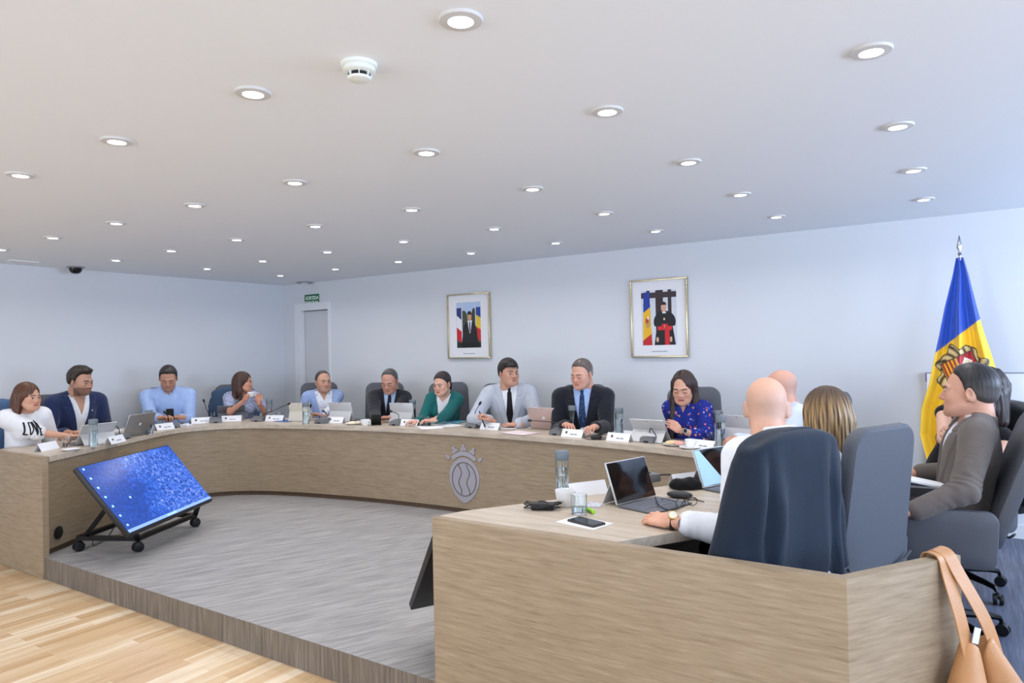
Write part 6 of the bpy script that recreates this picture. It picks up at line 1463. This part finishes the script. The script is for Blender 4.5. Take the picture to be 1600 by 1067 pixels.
def paint_robe(u, v):
    C = np.zeros(u.shape + (3,)); C[:] = (206, 210, 218); C += wob(u * 40, v * 40, 0 * u, 8, 3)[..., None] * 5
    for c, w_ in ((.20, .05), (.52, .11), (.81, .05)): C[(np.abs(u - c) < w_) & (v > (.35 if c != .52 else .0))] = (56, 42, 48)
    C[(v > .86) & (v < .96)] = (58, 46, 54)
    fl = (u > .03 + .04 * v) & (u < .30 - .06 * v) & (v < .97); t_ = v - (u - .1) * .5; C[fl] = (30, 60, 150); C[fl & (t_ < .62)] = (232, 180, 40); C[fl & (t_ < .12)] = (188, 38, 42)
    C[fl & E_(u, v, .18, .42, .075, .11)] = (190, 150, 90); C[fl & E_(u, v, .16, .45, .04, .05)] = (190, 60, 50); C[fl & E_(u, v, .19, .50, .025, .03)] = (230, 220, 220)
    bx = .66; C[(np.abs(u - bx) < .30 - .22 * v) & (v < .58)] = (28, 28, 34); C[E_(u, v, bx, .42, .31, .20) & (v > .34)] = (26, 27, 33)
    C[(np.abs(u - bx) < .20) & (v < .34) & (v > .27)] = (208, 40, 52); C[(u > bx + .0) & (u < bx + .13) & (v < .30)] = (204, 36, 48); C[(np.abs(u - bx) < .08) & (v < .38) & (v > .27)] = (200, 38, 50)
    C[E_(u, v, bx - .01, .47, .025, .022)] = (226, 196, 140); C[(np.abs(u - bx + .005) < .009) & (v > .31) & (v < .37)] = (220, 190, 110)
    C[E_(u, v, bx - .02, .68, .075, .092)] = (206, 160, 138); C[E_(u, v, bx - .02, .725, .08, .06) & (v > .725)] = (40, 34, 34); C[(np.abs(u - bx + .01) < .05) & (v > .575) & (v < .60)] = (230, 230, 232)
    for sx in (-.21, .17): C[E_(u, v, bx + sx, .10, .035, .05)] = (210, 168, 146)
    return C
portrait((700.5, 461), (768.5, 559.5), 'smaller framed portrait of a person in a dark suit between two flags', paint_suit, (.57, .70, .015))
portrait((986, 439), (1077.5, 557.5), 'larger framed portrait of a person in black and red robes beside a flag', paint_robe, (.62, .70, .005))

# ------------------------------------------------------------------ tan handbag hanging on the end panel
LEATH = mat('tan_leather', (186, 136, 92), .42, bump=(120, .12), var=(7, .06)); LEATHD = mat('dark_bag_lining', (70, 46, 30), .7)
pe = Vector((-.085, 2.725, 0)); dl = Vector((.54, .84, 0)).normalized(); dn_ = Vector((dl.y, -dl.x, 0)); Rb = Matrix((dl, dn_, Vector((0, 0, 1)))).transposed()
t = thing('handbag', 'tan leather handbag hanging by its straps from the right desk panel', 'handbag', (pe.x, pe.y, 0)); t.matrix_world = Matrix.Translation(pe) @ Rb.to_4x4()
F = Field((-.26, -.02, .0), (.30, .26, .60), .006)
F.cone((-.02, .07, .47), (-.085, .10, .24), .030, .085, k=0); F.cone((.045, .08, .48), (.12, .11, .24), .030, .088, k=.012)
F.box((.02, .10, .15), (.175, .070, .12), rd=.055, k=.06)
F.cone((.018, .150, .40), (.030, .185, .22), .010, .034, k=.045, op='-')
F.ell((.015, .075, .52), (.040, .022, .07), k=.012, op='-')
X, Y, Z = F.grids(); F.d = (F.d + .004 * wob(X, Y, Z, 3, 22)).astype(np.float32); F.cut((.05 - Z + 0 * F.d).astype(np.float32), .02); F.cut((.012 - Y + 0 * F.d).astype(np.float32), .01)
V, Q = F.mesh(); V = relax(V, Q, 2); big_mesh('bag_body', V, Q, LEATH, t)
def ribbon_strap(name, pts, wv, width, material, th=.004):
    P_ = spline(pts, 8); bm = bmesh.new(); rows = []
    for i_, p_ in enumerate(P_):
        tg = (P_[min(i_ + 1, len(P_) - 1)] - P_[max(i_ - 1, 0)]).normalized(); wd = Vector(wv); wd = (wd - tg * wd.dot(tg)).normalized(); nn = tg.cross(wd)
        rows.append([bm.verts.new(p_ + wd * a_ * width / 2 + nn * b_ * th / 2) for a_, b_ in ((-1, -1), (1, -1), (1, 1), (-1, 1))])
    for A_, B_ in zip(rows, rows[1:]):
        for k in range(4): bm.faces.new((A_[k], A_[(k + 1) % 4], B_[(k + 1) % 4], B_[k]))
    bm.faces.new(rows[0][::-1]); bm.faces.new(rows[-1]); return from_bm(name, bm, material, t, True)
ribbon_strap('strap', [(-.035, .082, .44), (-.040, .060, .56), (-.035, .018, .69), (-.035, .004, .744), (-.035, -.018, .757), (-.035, -.050, .752), (-.035, -.062, .72)], (1, 0, 0), .052, LEATH)
ribbon_strap('strap', [(.075, .105, .42), (.050, .080, .55), (.005, .024, .70), (-.008, .006, .748), (-.01, -.018, .763), (-.012, -.048, .757), (-.014, -.062, .71)], (1, .0, .15), .052, LEATH)
box('luggage_tag', (-.005, .085, .515), (.030, .004, .05), mat('tag_white', (214, 216, 226), .5), t, .001, Matrix.Rotation(.35, 3, 'Y'))

# ------------------------------------------------------------------ moulded chair at the lower left corner on the oak floor
P = at(-16, 1100, .66); t = thing('visitor_chair', 'white moulded visitor chair with a black rim at the lower left corner', 'chair', (P.x, P.y, ZO), .55)
zt = .66 - ZO
F = Field((-.27, -.30, .40), (.27, .30, zt + .02), .009); F.ell((0, -.02, .72), (.25, .25, .34), k=0); F.ell((0, .03, .78), (.232, .245, .34), k=.01, op='-'); F.cut((F.grids()[2] - zt + .12 * sstep(-.05, .25, F.grids()[1]) + 0 * F.d).astype(np.float32), .01)
V, Q = F.mesh(); big_mesh('shell', V, Q, mat('white_moulded_plastic', (214, 216, 226), .4), t)
tube('rim', [(.242 * math.cos(a) * .985, -.02 + .242 * math.sin(a), zt + .004 - .12 * float(sstep(-.05, .25, np.array(-.02 + .242 * math.sin(a))))) for a in np.linspace(0, 2 * PI, 40, endpoint=False)], .006, BLACK, t, 8, True)
for sx in (-1, 1):
    for sy in (-1, 1): tube('leg', [(sx * .12, sy * .12 - .02, .44), (sx * .22, sy * .22, 0.0)], .011, BLACKM, t, 10)
